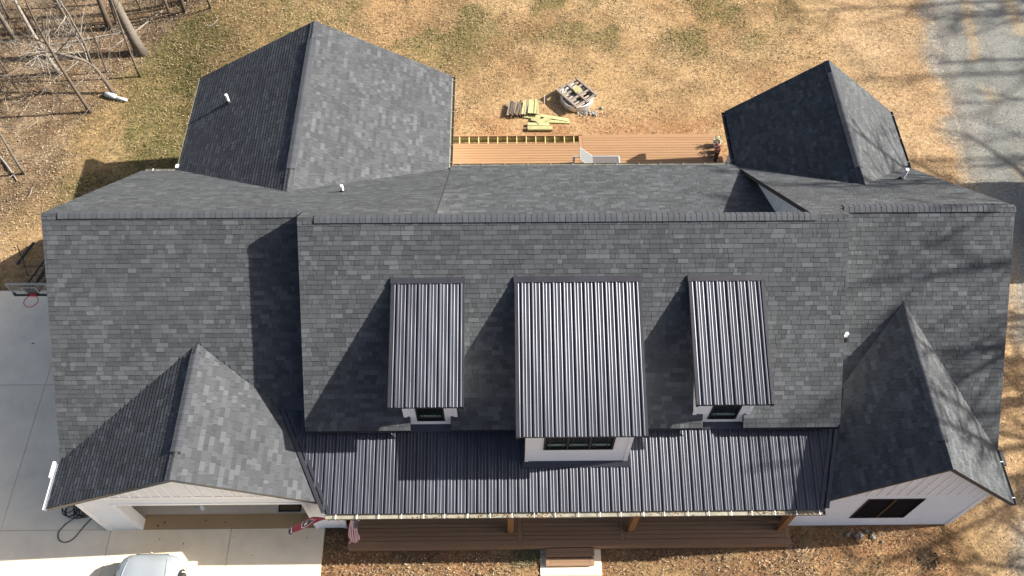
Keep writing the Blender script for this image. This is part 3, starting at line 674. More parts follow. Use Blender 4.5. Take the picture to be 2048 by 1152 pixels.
# porch posts and beam
for (x, y) in ((1.06, -6.72), (4.95, -6.72), (9.80, -6.72)):
    p = MB(); p.box(x-.095, x+.095, y-.095, y+.095, .5, 2.95); po_ = p.build('porch_post', post_m, house)
    b = MB(); b.box(x-.12, x+.12, y-.12, y+.12, .5, .56); b.box(x-.115, x+.115, y-.115, y+.115, 2.75, 2.84); b.build('post_base', post_m, po_)
b = MB(); b.box(-4.3, 10.2, -6.83, -6.61, 2.82, 3.07); b.build('porch_beam', post_m, house)

# ------------------------------------------------------------------ front porch deck and steps
pd = thing('porch_deck', 'brown composite front porch deck under the metal porch roof', 'deck', (3, -5.9, 0))
def P_(o, name, mb, mat, **k):
    L = o.location; mb.v = [(x-L.x, y-L.y, z-L.z) for x, y, z in mb.v]; return mb.build(name, mat, o, **k)
for (xa, xb) in ((-4.15, 1.28), (1.44, 4.58), (4.74, 9.93)):
    y = -4.5; 
    while y > -7.05:
        m = MB(); m.box(xa, xb, y-.128, y, .462, .5); P_(pd, 'deck_board', m, porch_m); y -= .141
for xa in (1.29, 4.59, 9.94):
    m = MB(); m.box(xa, xa+.14, -7.09, -4.5, .462, .5015); P_(pd, 'border_board', m, porch_m)
m = MB(); m.box(-4.17, 10.1, -7.25, -7.10, .463, .502); P_(pd, 'border_board', m, porch_m)
m = MB(); m.box(-4.16, 10.09, -7.238, -7.215, .12, .46); P_(pd, 'fascia_board', m, porch_m)
m = MB(); m.box(10.06, 10.085, -7.2, -6.55, .12, .46); m.box(-4.155, -4.13, -7.2, -6.45, .12, .46); P_(pd, 'side_fascia', m, porch_m)
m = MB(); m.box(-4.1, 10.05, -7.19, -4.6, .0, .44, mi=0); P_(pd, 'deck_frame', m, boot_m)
st = thing('porch_steps', 'two brown composite steps from the porch deck down to the walkway', 'steps', (2.97, -7.5, 0))
for z, ya, yb in ((.34, -7.26, -7.52), (.17, -7.53, -7.78)):
    for k in range(2):
        d = (ya-yb)/2; m = MB(); m.box(2.33, 3.60, ya-d*(k+1)+.004, ya-d*k-.004, z-.038, z); P_(st, 'tread_board', m, porch_m)
    for xa in (2.19, 3.61): m = MB(); m.box(xa, xa+.135, yb+.003, ya-.003, z-.038, z+.0015); P_(st, 'border_board', m, porch_m)
    m = MB(); m.box(2.22, 3.72, yb+.02, yb+.045, 0.012, z-.04); P_(st, 'riser', m, porch_m)
    for xa in (2.215, 3.70): m = MB(); m.box(xa, xa+.025, yb+.05, ya, .012, z-.04); P_(st, 'stringer', m, porch_m)

# ------------------------------------------------------------------ rear deck
rd = thing('rear_deck', 'tan composite deck behind the house with one unfinished row of joists', 'deck', (4.4, 8.3, 0))
y = 6.12
while y < 9.9:
    m = MB(); m.box(-1.4, 4.16, y, y+.128, .462, .5); P_(rd, 'deck_board', m, deck_m); y += .141
yL = y
y = 6.12
while y < 10.24:
    m = MB(); m.box(4.33, 10.03, y, y+.128, .462, .5); P_(rd, 'deck_board', m, deck_m); y += .141
m = MB(); m.box(4.17, 4.32, 6.12, 10.34, .462, .5015); P_(rd, 'border_board', m, deck_m)
m = MB(); m.box(4.325, 10.18, 10.265, 10.40, .463, .502); P_(rd, 'border_board', m, deck_m)
m = MB(); m.box(10.04, 10.18, 6.6, 10.26, .462, .5015); P_(rd, 'border_board', m, deck_m)
m = MB(); m.box(-1.45, 10.19, 10.405, 10.43, .1, .47); P_(rd, 'fascia_board', m, deck_m)
m = MB(); m.box(-1.45, 4.165, 10.35, 10.40, .38, .485); P_(rd, 'rim_cap', m, deck_m)
m = MB(); m.box(10.185, 10.205, 6.5, 10.40, .08, .46); P_(rd, 'side_fascia', m, deck_m)
x = -1.35
while x < 10.1:
    m = MB(); m.box(x-.02, x+.02, 6.15, 10.345, .22, .458); P_(rd, 'joist', m, joist_m); x += .4085
m = MB(); m.box(-1.4, 10.15, 9.2, 9.24, -.02, .215); P_(rd, 'beam', m, joist_m)
m = MB(); m.box(-1.42, 10.17, 10.346, 10.349, .1, .375); P_(rd, 'rim_joist', m, joist_m)

# chaise lounge
ch = thing('chaise_lounge', 'grey sling chaise lounge with raised back on the rear deck', 'chaise lounge', (4.8, 8.5, .502))
yA, yB = 8.16, 8.84
fr_ = MB()
for yy in (yA, yB): fr_.bar((3.84, yy, .86), (5.78, yy, .86), .04, .05)
for xx in (3.84, 4.62, 5.75): fr_.bar((xx, yA, .855), (xx, yB, .855), .06 if xx != 4.62 else .03, .05)
P_(ch, 'frame', fr_, chaise_frame)
for xx in (3.9, 5.7):
    for yy in (yA, yB): l_ = MB(); l_.bar((xx, yy, .503), (xx, yy, .84), .035, .035); P_(ch, 'leg', l_, chaise_frame)
for i in range(14):
    s_ = MB(); xa = 4.66+i*.0765; s_.box(xa, xa+.066, yA+.02, yB-.02, .872, .886); P_(ch, 'slat', s_, sling_m)
bk = MB(); a = Vector((4.62, 0, .885)); d = Vector((-.62, 0, .60)).normalized()
e = a+d*.74; bk.hexa([(a.x, yA+.01, a.z), (a.x, yB-.01, a.z), (e.x, yB-.01, e.z), (e.x, yA+.01, e.z), (a.x+.015, yA+.01, a.z+.02), (a.x+.015, yB-.01, a.z+.02), (e.x+.015, yB-.01, e.z+.02), (e.x+.015, yA+.01, e.z+.02)]); P_(ch, 'backrest', bk, sling_l)
bf_ = MB()
for yy in (yA, yB): bf_.bar(a+Vector((0, yy, 0)), e+Vector((0, yy, 0)), .03, .04)
bf_.bar(e+Vector((0, yA, 0)), e+Vector((0, yB, 0)), .035, .035); bf_.bar((4.25, yB-.05, .86), (4.35, yB-.05, 1.12), .02, .02); P_(ch, 'back_frame', bf_, chaise_frame)

# potted plants at the deck corner
def pot(x, y, z, r_, h, mat, lbl, leafcol, n, spread):
    t = thing('potted_plant', lbl, 'plant', (x, y, z)); m = MB()
    m.tube([(0, 0, 0), (0, 0, h*.9), (0, 0, h)], [r_*.75, r_, r_*1.08], 14); m.build('pot', mat, t)
    s = MB(); s.tube([(0, 0, h*.98), (0, 0, h+.006)], [r_*.95, r_*.95], 14, (.05, .035, .025)); s.build('soil', leaf_m, t)
    l_ = MB()
    for i in range(n):
        a = random.random()*6.28; rr = spread*random.random(); c = Vector((math.cos(a)*rr, math.sin(a)*rr, h+.05+random.random()*spread*1.3)); k = random.uniform(.6, 1.4)
        u_ = Vector((random.gauss(0, 1), random.gauss(0, 1), random.gauss(0, .6))).normalized()*.05; v_ = Vector((random.gauss(0, 1), random.gauss(0, 1), random.gauss(0, .6))).normalized()*.025
        l_.face((c-u_, c-v_, c+u_, c+v_), tuple(q*k for q in leafcol))
    for i in range(7):
        a = random.random()*6.28; l_.tube([(0, 0, h), (math.cos(a)*spread*.6, math.sin(a)*spread*.6, h+spread)], [.006, .003], 3, (.1, .08, .04))
    l_.build('foliage', leaf_m, t)
pot(10.0, 9.72, .503, .16, .26, pot_white, 'white pot with pale dried plant, northmost on the rear deck corner', (.34, .32, .2), 90, .2)
pot(9.98, 9.36, .503, .13, .22, pot_red, 'dark red pot with brown leaves beside the white pot on the deck', (.12, .03, .03), 70, .16)
pot(9.92, 9.12, .503, .10, .2, pot_red, 'smallest dark red pot between the red pot and the lanterns', (.14, .035, .03), 50, .13)
for (x, y, h, lb) in ((9.86, 8.93, .42, 'taller thin black garden lantern on the rear deck by the pots'), (9.85, 8.78, .36, 'shorter thin black garden lantern nearest the lower rear roof')):
    t = thing('garden_lantern', lb, 'lantern', (x, y, .503)); m = MB(); m.tube([(0, 0, 0), (0, 0, .02)], .07, 10); m.tube([(0, 0, .02), (0, 0, h*.6)], .012, 6); m.build('stand', blackm, t)
    m = MB(); m.tube([(0, 0, h*.6), (0, 0, h*.8), (0, 0, h)], [.035, .05, .012], 8); m.build('lamp_head', blackm, t)

# ------------------------------------------------------------------ fire ring, pallet and wood behind the deck
fx, fy = 4.25, 12.9
t = thing('fire_ring', 'round galvanised steel fire ring under a wooden pallet in the yard', 'fire ring', (fx, fy, 0))
m = MB(); prof = [(.71, 0), (.75, .04), (.71, .09), (.71, .11), (.75, .15), (.71, .20), (.71, .22), (.75, .26), (.72, .31), (.70, .34), (.68, .34), (.68, .02)]
P = [[(r_*math.cos(a), r_*math.sin(a), z) for r_, z in prof] for a in [2*math.pi*i/40 for i in range(41)]]; m.grid(P); m.build('ring_wall', galv_m, t, smooth=True)
m = MB(); m.tube([(0, 0, .0), (0, 0, .05)], [.69, .66], 24, (.06, .055, .05)); m.build('ash_bed', leaf_m, t)
pa = thing('wood_pallet', 'weathered wooden pallet lying cornerwise on the fire ring', 'pallet', (4.22, 12.95, .345), rad(38))
hw, hl = .62, .68
for k in range(3): m = MB(); xx = -hw+.045+k*(hw-.045); m.box(xx-.02, xx+.02, -hl, hl, .02, .11); m.build('stringer', grey_wood, pa)
for k in range(4): m = MB(); yy = -hl+.05+k*(2*hl-.1)/3; m.box(-hw, hw, yy-.05, yy+.05, .111, .13); m.build('top_board', grey_wood, pa)
for k in range(7): m = MB(); yy = -hl+.06+k*(2*hl-.12)/6; m.box(-hw, hw, yy-.04, yy+.04, 0.0, .019); m.build('bottom_board', pale_wood, pa)
for k in range(3): m = MB(); xx = -hw+.04+k*(hw-.04); m.box(xx-.05, xx+.05, -hl, hl, .131, .15); m.build('lead_board', grey_wood, pa)
b = MB(); b.box(-.17, .17, -.15, .15, 0, .045); bo = b.build('wood_block', lum_m, None, loc=(4.25, 13.08, .498)); bo.rotation_euler = (0, 0, rad(30)); tag(bo, 'square yellow wood block lying on top of the pallet', 'wood block')
# firewood offcuts: lower bearers and a row of sticks
def stick(x, y, z, L, w_, h, rz, mat, lbl, grp=None, rx=0, ry=0, name='wood_offcut', cat='offcut'):
    m = MB(); j = lambda: random.uniform(-.012, .012); t_ = .85+random.random()*.15
    m.hexa([(-w_/2+j(), -L/2, 0), (w_/2+j(), -L/2+j(), 0), (w_/2*t_, L/2+j(), 0), (-w_/2*t_, L/2, 0), (-w_/2+j(), -L/2, h), (w_/2+j(), -L/2+j(), h), (w_/2*t_, L/2+j(), h*.95), (-w_/2*t_, L/2, h*.95)])
    o = m.build(name, mat, None, loc=(x, y, z)); o.rotation_euler = (rx, ry, rz); return tag(o, lbl, cat, grp)
for i in range(3): stick(1.8, 12.02+i*.24, .0, 1.25, .09, .10, rad(90+random.uniform(-5, 5)), dark_wood, 'dark bearer under the stick stack, the one '+['nearest the rear deck','in the middle','farthest from the rear deck'][i], 'bearers under the offcut stack')
for i in range(6):
    stick(1.2+i*.105, 12.27+random.uniform(-.06, .06), .115+random.uniform(0, .10), .84+random.uniform(-.1, .1), .10, .05, rad(-6-random.uniform(0, 9)), dark_wood if i % 3 else grey_wood, 'dark weathered offcut, '+['first','second','third','fourth','fifth','sixth','seventh','eighth'][i]+' from the left end of the stick stack', 'dark weathered offcuts in the stack', rx=rad(random.uniform(-5, 5)))
for i in range(8):
    stick(1.84+i*.09, 12.32+random.uniform(-.05, .05), .115+random.uniform(0, .12), .85+random.uniform(-.1, .08), .09, .045, rad(random.uniform(-9, 4)), lum_m if i not in (2,) else grey_wood, ('pale yellow' if i != 2 else 'greyish')+' offcut, '+['first','second','third','fourth','fifth','sixth','seventh','eighth'][7-i]+' from the right end of the stick stack', 'pale offcuts in the stack', rx=rad(random.uniform(-5, 5)))
for (x, y, z, L, w_, rz, lb) in ((2.2, 11.90, .02, .80, .24, 80, 'wide pale green board nearest the stick stack'), (2.75, 11.62, .09, .74, .20, 122, 'short pale green board lying across the lumber pile'), (3.2, 11.80, .03, 1.25, .15, 76, 'longest pale green board pointing at the fire ring'), (3.3, 11.60, .0, 1.15, .14, 86, 'pale green board lying lowest at the right end of the lumber pile'), (2.55, 11.15, .02, 1.08, .20, 89, 'thick pale green board nearest the rear deck'), (2.48, 11.38, .0, .95, .14, 87, 'pale green board between the thick board and the crossing board'), (2.55, 11.62, .03, .8, .15, 74, 'pale green board half hidden under the crossing board')):
    stick(x, y, z, L, w_*1.15, .12 if 'thick' in lb else .05, rad(rz), lum_m, lb, None, name='lumber_board', cat='lumber')
s_ = MB(); s_.tube([(0, 0, 0), (.01, .02, .45)], [.018, .015], 6); o = s_.build('garden_stake', white_trim, None, loc=(2.78, 12.75, 0)); tag(o, 'thin white stake standing between stick stack and fire ring', 'stake')

# ------------------------------------------------------------------ basketball hoop
bh = thing('basketball_hoop', 'basketball hoop with clear backboard standing at the edge of the driveway', 'basketball hoop', (-15.25, 2.5, 0))
BX0, BX1, BY, BZ0, BZ1 = -15.93, -14.58, .85, 2.98, 3.72
m = MB(); m.box(BX0+.04, BX1-.04, BY-.006, BY+.006, BZ0+.04, BZ1-.04); P_(bh, 'backboard', m, acryl)
m = MB()
for b in ((BX0, BX1, BZ1-.045, BZ1), (BX0, BX0+.04, BZ0+.04, BZ1-.045), (BX1-.04, BX1, BZ0+.04, BZ1-.045)): m.box(b[0], b[1], BY-.022, BY+.02, b[2], b[3])
cxr = -15.27
for b in ((cxr-.26, cxr+.26, BZ0+.46, BZ0+.5), (cxr-.26, cxr-.22, BZ0+.08, BZ0+.46), (cxr+.22, cxr+.26, BZ0+.08, BZ0+.46)): m.box(b[0], b[1], BY-.012, BY-.008, b[2], b[3])
P_(bh, 'board_marking', m, chaise_frame)
m = MB(); m.box(BX0, BX1, BY-.035, BY+.03, BZ0-.02, BZ0+.04); m.box(BX0-.01, BX0+.06, BY-.036, BY+.031, BZ0-.021, BZ0+.16); P_(bh, 'board_pad', m, blackm)
m = MB(); m.tube([(cxr+.235*math.cos(a), .555+.235*math.sin(a), 3.05) for a in [2*math.pi*i/28 for i in range(29)]], .014, 8, cap=False); m.hexa([(cxr-.1, .78, 2.98), (cxr+.1, .78, 2.98), (cxr+.11, .82, 2.98), (cxr-.11, .82, 2.98), (cxr-.08, .77, 3.06), (cxr+.08, .77, 3.06), (cxr+.11, .82, 3.1), (cxr-.11, .82, 3.1)]); P_(bh, 'rim', m, red_m, smooth=False)
m = MB(); m.tube([(cxr, 2.5, 0), (cxr, 2.5, 3.1)], .075, 10); P_(bh, 'pole', m, blackm)
m = MB()
for dx in (-.14, .14):
    for z in (3.05, 3.42): m.bar((cxr+dx, .88, z), (cxr+dx*.6, 2.5, z-.55), .04, .05)
m.box(cxr-.2, cxr+.2, .875, .91, 3.0, 3.5); m.bar((cxr, 2.5, 1.9), (cxr, 1.4, 2.85), .06, .06); P_(bh, 'support_arm', m, blackm)
m = MB(); m.tube([(-16.35, 2.3, 2.0), (-15.85, 2.3, 3.9)], .018, 6); m.tube([(-16.3, 2.31, 2.55), (-14.4, 2.31, 2.75)], .016, 6); m.tube([(-16.35, 2.3, 2.0), (-14.3, 2.3, 2.0)], .016, 6); P_(bh, 'net_frame', m, blackm)
m = MB(); m.box(cxr-.25, cxr+.25, 2.25, 2.75, .005, .03); P_(bh, 'base_plate', m, blackm)
o = MB(); o.bar((0, -.6, .06), (0, .6, .06), .09, .05); q = o.build('dark_plank', blackm, None, loc=(-18.25, 4.9, float(T(-18.25, 4.9))+.05)); q.rotation_euler = (rad(-7), 0, rad(-12)); tag(q, 'dark narrow plank lying on the soil behind the basketball hoop', 'plank')

# garden hose
hs = MB(); pts = []
for i in range(170):
    a = i*.30; r_ = .22+.05*math.sin(i*.37)+.04*math.sin(i*.11); cx_ = -13.36+.30*math.sin(i*.045); cy_ = -5.78+.06*math.cos(i*.06)
    pts.append((cx_+r_*math.cos(a), cy_+r_*math.sin(a)*.85, .022+.0006*i+.01*math.sin(i*.9)))
e_ = [(-13.42, -6.1, .06), (-13.62, -6.25, .02), (-13.75, -6.5, .02), (-13.68, -6.72, .02), (-13.45, -6.82, .02), (-13.2, -6.7, .02), (-13.0, -6.35, .02), (-12.72, -5.95, .02), (-12.3, -5.6, .02), (-12.2, -5.5, .3)]
sm = []
for i in range(len(e_)-1):
    p0, p1, p2, p3 = [Vector(e_[max(0, min(len(e_)-1, i+k))]) for k in (-1, 0, 1, 2)]
    for k in range(6):
        s = k/6; sm.append(.5*((2*p1)+(p2-p0)*s+(2*p0-5*p1+4*p2-p3)*s*s+(3*p1-p0-3*p2+p3)*s**3))
hs.tube(pts+sm, .016, 6, cap=False); o = hs.build('garden_hose', rubber_hose, None, smooth=True); tag(o, 'black garden hose coiled on the driveway beside the garage corner', 'hose')

# things in the garage doorway
m = MB(); nx_ = 24
P = [[(-6.66+.75*i/nx_, -5.87+.24*j/8, .026) for j in range(9)] for i in range(nx_+1)]
m.grid(P, lambda i, j: (.03, .032, .03) if (i < 2 or i > 21 or j < 2 or j > 6) else ((.16, .10, .05) if (i//3+j) % 2 else (.11, .07, .035)))
m.box(-6.66, -5.91, -5.87, -5.63, .006, .022, (.03, .03, .03)); o = m.build('door_mat', rug_m); tag(o, 'dark bordered mat inside the right end of the garage door', 'mat')
m = MB(); m.tube([(0, 0, 0), (0, 0, .16), (0, 0, .2), (0, 0, .27)], [.07, .07, .03, .03], 12); o = m.build('jug', pvc_m, None, loc=(-9.19, -5.72, -.02)); tag(o, 'small white jug on the garage floor near the doorway middle', 'jug')
for i, (x, y, lx, ly, h, lb) in enumerate(((-10.4, -5.2, .5, .4, .3, 'dark storage box at the left inside the garage'), (-8.5, -5.35, .35, .3, .12, 'flat dark tray on the garage floor right of the jug'), (-7.4, -5.3, .5, .25, .14, 'long dark case on the garage floor left of the mat'))):
    m = MB(); m.hexa([(-lx/2, -ly/2, 0), (lx/2, -ly/2, 0), (lx/2, ly/2, 0), (-lx/2, ly/2, 0), (-lx/2-.02, -ly/2-.02, h), (lx/2+.02, -ly/2-.02, h), (lx/2+.02, ly/2+.02, h), (-lx/2-.02, ly/2+.02, h)]); m.box(-lx/2-.035, lx/2+.035, -ly/2-.035, ly/2+.035, h, h+.03)
    o = m.build('storage_box', blackm, None, loc=(x, y, -.02)); tag(o, lb, 'box')

# ------------------------------------------------------------------ flags
def flag(name, lbl, top, bot, colf, pole, nu=80, nv=40, wave=.05):
    t = thing(name, lbl, 'flag', pole[0]); L = Vector(pole[0]); m = MB()
    def sp(pts, s):
        f_ = s*(len(pts)-1); i = min(int(f_), len(pts)-2); k = f_-i
        p0, p1, p2, p3 = [Vector(pts[max(0, min(len(pts)-1, i+q))]) for q in (-1, 0, 1, 2)]
        return .5*((2*p1)+(p2-p0)*k+(2*p0-5*p1+4*p2-p3)*k*k+(3*p1-p0-3*p2+p3)*k**3)
    P = []
    for i in range(nu+1):
        s = i/nu; a = sp(top, s); b = sp(bot, s); row = []
        for j in range(nv+1):
            v = j/nv; p = a.lerp(b, v); p = p+Vector((.15, 1, 0))*(wave*math.sin(v*7+s*9)*(.3+s)); row.append(p-L)
        P.append(row)
    m.grid(P, lambda i, j: colf((i+.5)/nu, (j+.5)/nv)); m.build('flag_cloth', flag_m, t, smooth=True)
    m = MB(); m.tube([Vector(p)-L for p in pole], .014, 8); po2 = m.build('flag_pole', white_trim, t)
    e = Vector(pole[-1])-L; m = MB(); m.tube([e-Vector((0, 0, .02)), e, e+Vector((0, 0, .025))], [.012, .026, .008], 8); m.build('finial', white_trim, po2)
RED, WHT, BLU = (.20, .006, .035), (.58, .53, .57), (.012, .015, .05)
def star(du, dv, r_, rot):
    a = math.atan2(dv, du)+rot; d = math.hypot(du, dv); q = (a % (2*math.pi/5))-math.pi/5
    return d < r_*.45/max(.3, math.cos(q)*1.0)*(.75+.5*abs(q)/(math.pi/5))
def tenn(s, v):
    if s > .93: return BLU
    if s > .90: return WHT
    du = (s-.5)*1.6667; dv = v-.5; d = math.hypot(du, dv)
    if d < .30:
        if d > .265: return WHT
        for k in range(3):
            a = 2*math.pi*k/3+.5
            if star(du-.14*math.cos(a), dv-.14*math.sin(a), .13, a): return WHT
        return BLU
    return RED
flag('state_flag', 'crimson flag with a blue disc of white stars flying beside the garage door', [(-4.25, -6.98, 2.62), (-4.58, -7.0, 2.80), (-4.88, -7.0, 2.94), (-5.2, -7.02, 2.63), (-5.54, -7.02, 2.06), (-5.83, -7.0, 1.63)], [(-4.32, -6.84, 2.2), (-4.6, -6.88, 2.27), (-4.90, -6.92, 2.2), (-5.28, -6.94, 1.72), (-5.59, -6.94, 1.28), (-5.93, -6.94, .98)], tenn, [(-4.35, -6.46, 1.7), (-4.36, -6.8, 2.25), (-4.4, -7.05, 2.66)])
def usa(s, v):
    if s < .4 and v < 7/13:
        cs = s/.4*11; cv = v/(7/13)*9; k = round(cs); l2 = round(cv)
        if (k+l2) % 2 == 0 and 0 < k < 11 and 0 < l2 < 9 and math.hypot((cs-k)*.8, (cv-l2)) < .26: return WHT
        return BLU
    return RED if int(v*13) % 2 == 0 else WHT
flag('national_flag', 'flag with red and white stripes and starred blue corner hanging at the porch end', [(-3.47, -7.12, 2.93), (-3.52, -7.16, 2.6), (-3.58, -7.14, 2.25), (-3.62, -7.2, 1.7), (-3.64, -7.16, 1.25)], [(-3.70, -7.12, 2.98), (-3.86, -7.06, 2.3), (-3.98, -7.14, 1.6), (-4.02, -7.16, 1.0), (-4.14, -7.2, .62)], usa, [(-3.9, -6.46, 2.2), (-3.72, -6.8, 2.6), (-3.45, -7.13, 3.0)], wave=.045)

# ------------------------------------------------------------------ parked car (nose under the lower picture edge)
cx, cy0 = -10.27, -7.42
car = thing('parked_car', 'silver white car parked on the sunlit driveway with its nose to the garage', 'car', (cx, cy0-2.3, 0))
stn = [(0, .55, .38, .70, .55), (.06, .76, .33, .84, .60), (.16, .86, .28, .93, .66), (.35, .93, .25, .99, .72), (.7, .965, .24, 1.04, .78), (1.2, .98, .24, 1.09, .82), (1.42, .98, .24, 1.12, .83)]
def carsec(s, hwid, zb, zt, sh):
    pts = [(-hwid*.92, zb), (-hwid, zb+.18), (-hwid*.995, (zb+zt)/2+.02), (-hwid*.95, zt-.14), (-hwid*.86, zt-.05), (-hwid*.66, zt-.015), (-hwid*.55, zt+.008), (-hwid*.25, zt+.002), (0, zt+.004)]
    pts = pts+[(-x, z) for x, z in pts[-2::-1]]
    return [(cx+x, cy0-s, z) for x, z in pts]
body = MB(); S = [carsec(*q) for q in stn]; S += [carsec(s, .98, .24, 1.12, .8) for s in (2.2, 3.2, 4.1)]+[carsec(4.5, .93, .3, 1.05, .8), carsec(4.7, .8, .4, .95, .7)]
body.grid(S); body.face(S[0][::-1]); body.face(S[-1]); P_(car, 'body', body, car_m, smooth=True)
cab = MB(); cs = [(1.35, .86, 1.10), (2.15, .70, 1.66), (2.5, .70, 1.72), (3.9, .68, 1.68), (4.55, .78, 1.12)]
cab.grid([[(cx-h_*1.06, cy0-s, 1.05), (cx-h_, cy0-s, z-.06), (cx-h_*.8, cy0-s, z), (cx, cy0-s, z+.02), (cx+h_*.8, cy0-s, z), (cx+h_, cy0-s, z-.06), (cx+h_*1.06, cy0-s, 1.05)] for s, h_, z in cs]); P_(car, 'cabin', cab, car_m, smooth=True)
ws = MB(); ws.hexa([(cx-.78, cy0-1.42, 1.17), (cx+.78, cy0-1.42, 1.17), (cx+.62, cy0-2.1, 1.655), (cx-.62, cy0-2.1, 1.655), (cx-.78, cy0-1.40, 1.19), (cx+.78, cy0-1.40, 1.19), (cx+.62, cy0-2.08, 1.675), (cx-.62, cy0-2.08, 1.675)]); P_(car, 'windshield', ws, glass_m)
for sgn in (-1, 1):
    hl_ = MB(); hl_.hexa([(cx+sgn*.62, cy0-.10, .70), (cx+sgn*.84, cy0-.17, .70), (cx+sgn*.90, cy0-.5, .78), (cx+sgn*.86, cy0-.5, .78), (cx+sgn*.60, cy0-.13, .84), (cx+sgn*.80, cy0-.2, .85), (cx+sgn*.905, cy0-.55, .92), (cx+sgn*.84, cy0-.52, .94)][::1]); P_(car, 'headlight', hl_, head_m)
    cr_ = MB(); cr_.tube([(cx+sgn*.60, cy0-.22, .955), (cx+sgn*.66, cy0-.6, 1.022), (cx+sgn*.72, cy0-1.3, 1.092)], [.006, .012, .012], 6); P_(car, 'hood_crease', cr_, car_m)
    mi_ = MB(); mi_.hexa([(cx+sgn*.95, cy0-1.75, 1.08), (cx+sgn*1.13, cy0-1.75, 1.1), (cx+sgn*1.13, cy0-1.62, 1.1), (cx+sgn*.95, cy0-1.6, 1.08), (cx+sgn*.95, cy0-1.75, 1.2), (cx+sgn*1.12, cy0-1.75, 1.21), (cx+sgn*1.12, cy0-1.62, 1.21), (cx+sgn*.95, cy0-1.6, 1.2)]); P_(car, 'mirror', mi_, car_m)
    for s in (.85, 3.75):
        wx = cx+sgn*.94; wh = MB(); wh.tube([(wx-.11, cy0-s, .35), (wx-.09, cy0-s, .35), (wx+.09, cy0-s, .35), (wx+.11, cy0-s, .35)], [.31, .35, .35, .31], 28); wo = P_(car, 'wheel', wh, tyre_m)
        rm = MB(); xo = wx+sgn*.112; rm.tube([(xo-.01, cy0-s, .35), (xo+.006, cy0-s, .35)], [.24, .23], 20)
        rm.v = [(x-car.location.x, y-car.location.y, z) for x, y, z in rm.v]; rm.build('rim', rim_m, wo)
        fl = MB(); fl.tube([(cx+sgn*.985, cy0-s+.42*math.cos(a), .36+.42*math.sin(a)) for a in [math.pi*i/12 for i in range(13)]], .03, 6); P_(car, 'wheel_arch', fl, boot_m)
gr = MB(); gr.box(cx-.5, cx+.5, cy0-.05, cy0+.015, .50, .68); P_(car, 'grille', gr, boot_m)
em = MB(); em.tube([(cx, cy0+.0, .80), (cx, cy0+.02, .80)], .05, 14); P_(car, 'badge', em, rim_m)

# ------------------------------------------------------------------ white tubs by the wood edge
m = MB(); m.tube([(-.32, 0, .13), (-.28, 0, .13), (.22, 0, .13), (.30, 0, .12)], [.07, .13, .13, .07], 12); o = m.build('plastic_drum', tub_m, None, smooth=True, loc=(-17.5, 14.62, -1.4)); o.rotation_euler = (0, 0, rad(-20)); tag(o, 'larger white plastic drum lying on its side at the wood edge', 'drum')
m = MB(); m.tube([(-.3, 0, .09), (-.26, 0, .09), (.26, 0, .08), (.3, 0, .08)], [.05, .09, .08, .04], 12); o = m.build('plastic_pipe', tub_m, None, smooth=True, loc=(-17.0, 14.44, -1.4)); o.rotation_euler = (0, 0, rad(-16)); tag(o, 'shorter thin white pipe lying in line with the white drum', 'pipe')

# ------------------------------------------------------------------ trees
def limb(m, p, d, L, r0, depth, rng, col, twig, fat=1):
    n = 4 if depth > 0 else 3; pts = [Vector(p)]; rs = [r0]; d = Vector(d).normalized()
    for i in range(n):
        d = (d+Vector((rng.gauss(0, .13), rng.gauss(0, .13), rng.gauss(0, .1)+.03))).normalized(); pts.append(pts[-1]+d*L/n); rs.append(max(.004, r0*(1-.8*(i+1)/n)))
    k = rng.uniform(.75, 1.3); m.tube(pts, [q*fat for q in rs], 5 if depth > 1 else 3, tuple(c*k for c in col), cap=False)
    if depth > 0:
        for i in range(rng.randint(3, 4) if depth > 1 else twig):
            j = rng.randint(1, n); q = pts[j]; a = rng.random()*6.28
            e = (d*.8+Vector((math.cos(a), math.sin(a), rng.uniform(-.1, .7)))*.85).normalized(); limb(m, q, e, L*rng.uniform(.4, .65), rs[j]*.7+.003, depth-1, rng, col, twig, fat)
def tree(name, lbl, base, h, r_, lean, seed, col, nb=10, fork=None, grp=None, start=.3, twig=3, depth=2, fat=1):
    rng = random.Random(seed); t = thing(name, lbl, 'tree', base, 0, grp); m = MB(); pts = []; rs = []; n = 12
    wx, wy = rng.uniform(-.3, .3), rng.uniform(-.3, .3)
    for i in range(n+1):
        s = i/n; pts.append(Vector((lean[0]*h*s+wx*math.sin(s*4), lean[1]*h*s+wy*math.sin(s*5+1), h*s-.05))); rs.append(r_*(1.25 if i == 0 else 1)*(1-.82*s)+.008)
    m.tube(pts, rs, 10, col); m.build('trunk', bark_m, t, smooth=True)
    b = MB()
    for k in range(nb):
        s = start+(1-start)*(k+.5)/nb; i = min(int(s*n), n-1); a = k*2.4+rng.random(); p = pts[i].lerp(pts[i+1], s*n-i)
        limb(b, p, (math.cos(a), math.sin(a), rng.uniform(.15, .8)), h*rng.uniform(.16, .3)*(1.25-s), max(.012, rs[i]*.45), depth, rng, col, twig, fat)
    b.build('branches', bark_m, t); return t
GREY, BRN, PALE = (.14, .122, .10), (.11, .085, .064), (.25, .225, .19)
WL = 'bare trees at the edge of the wood'
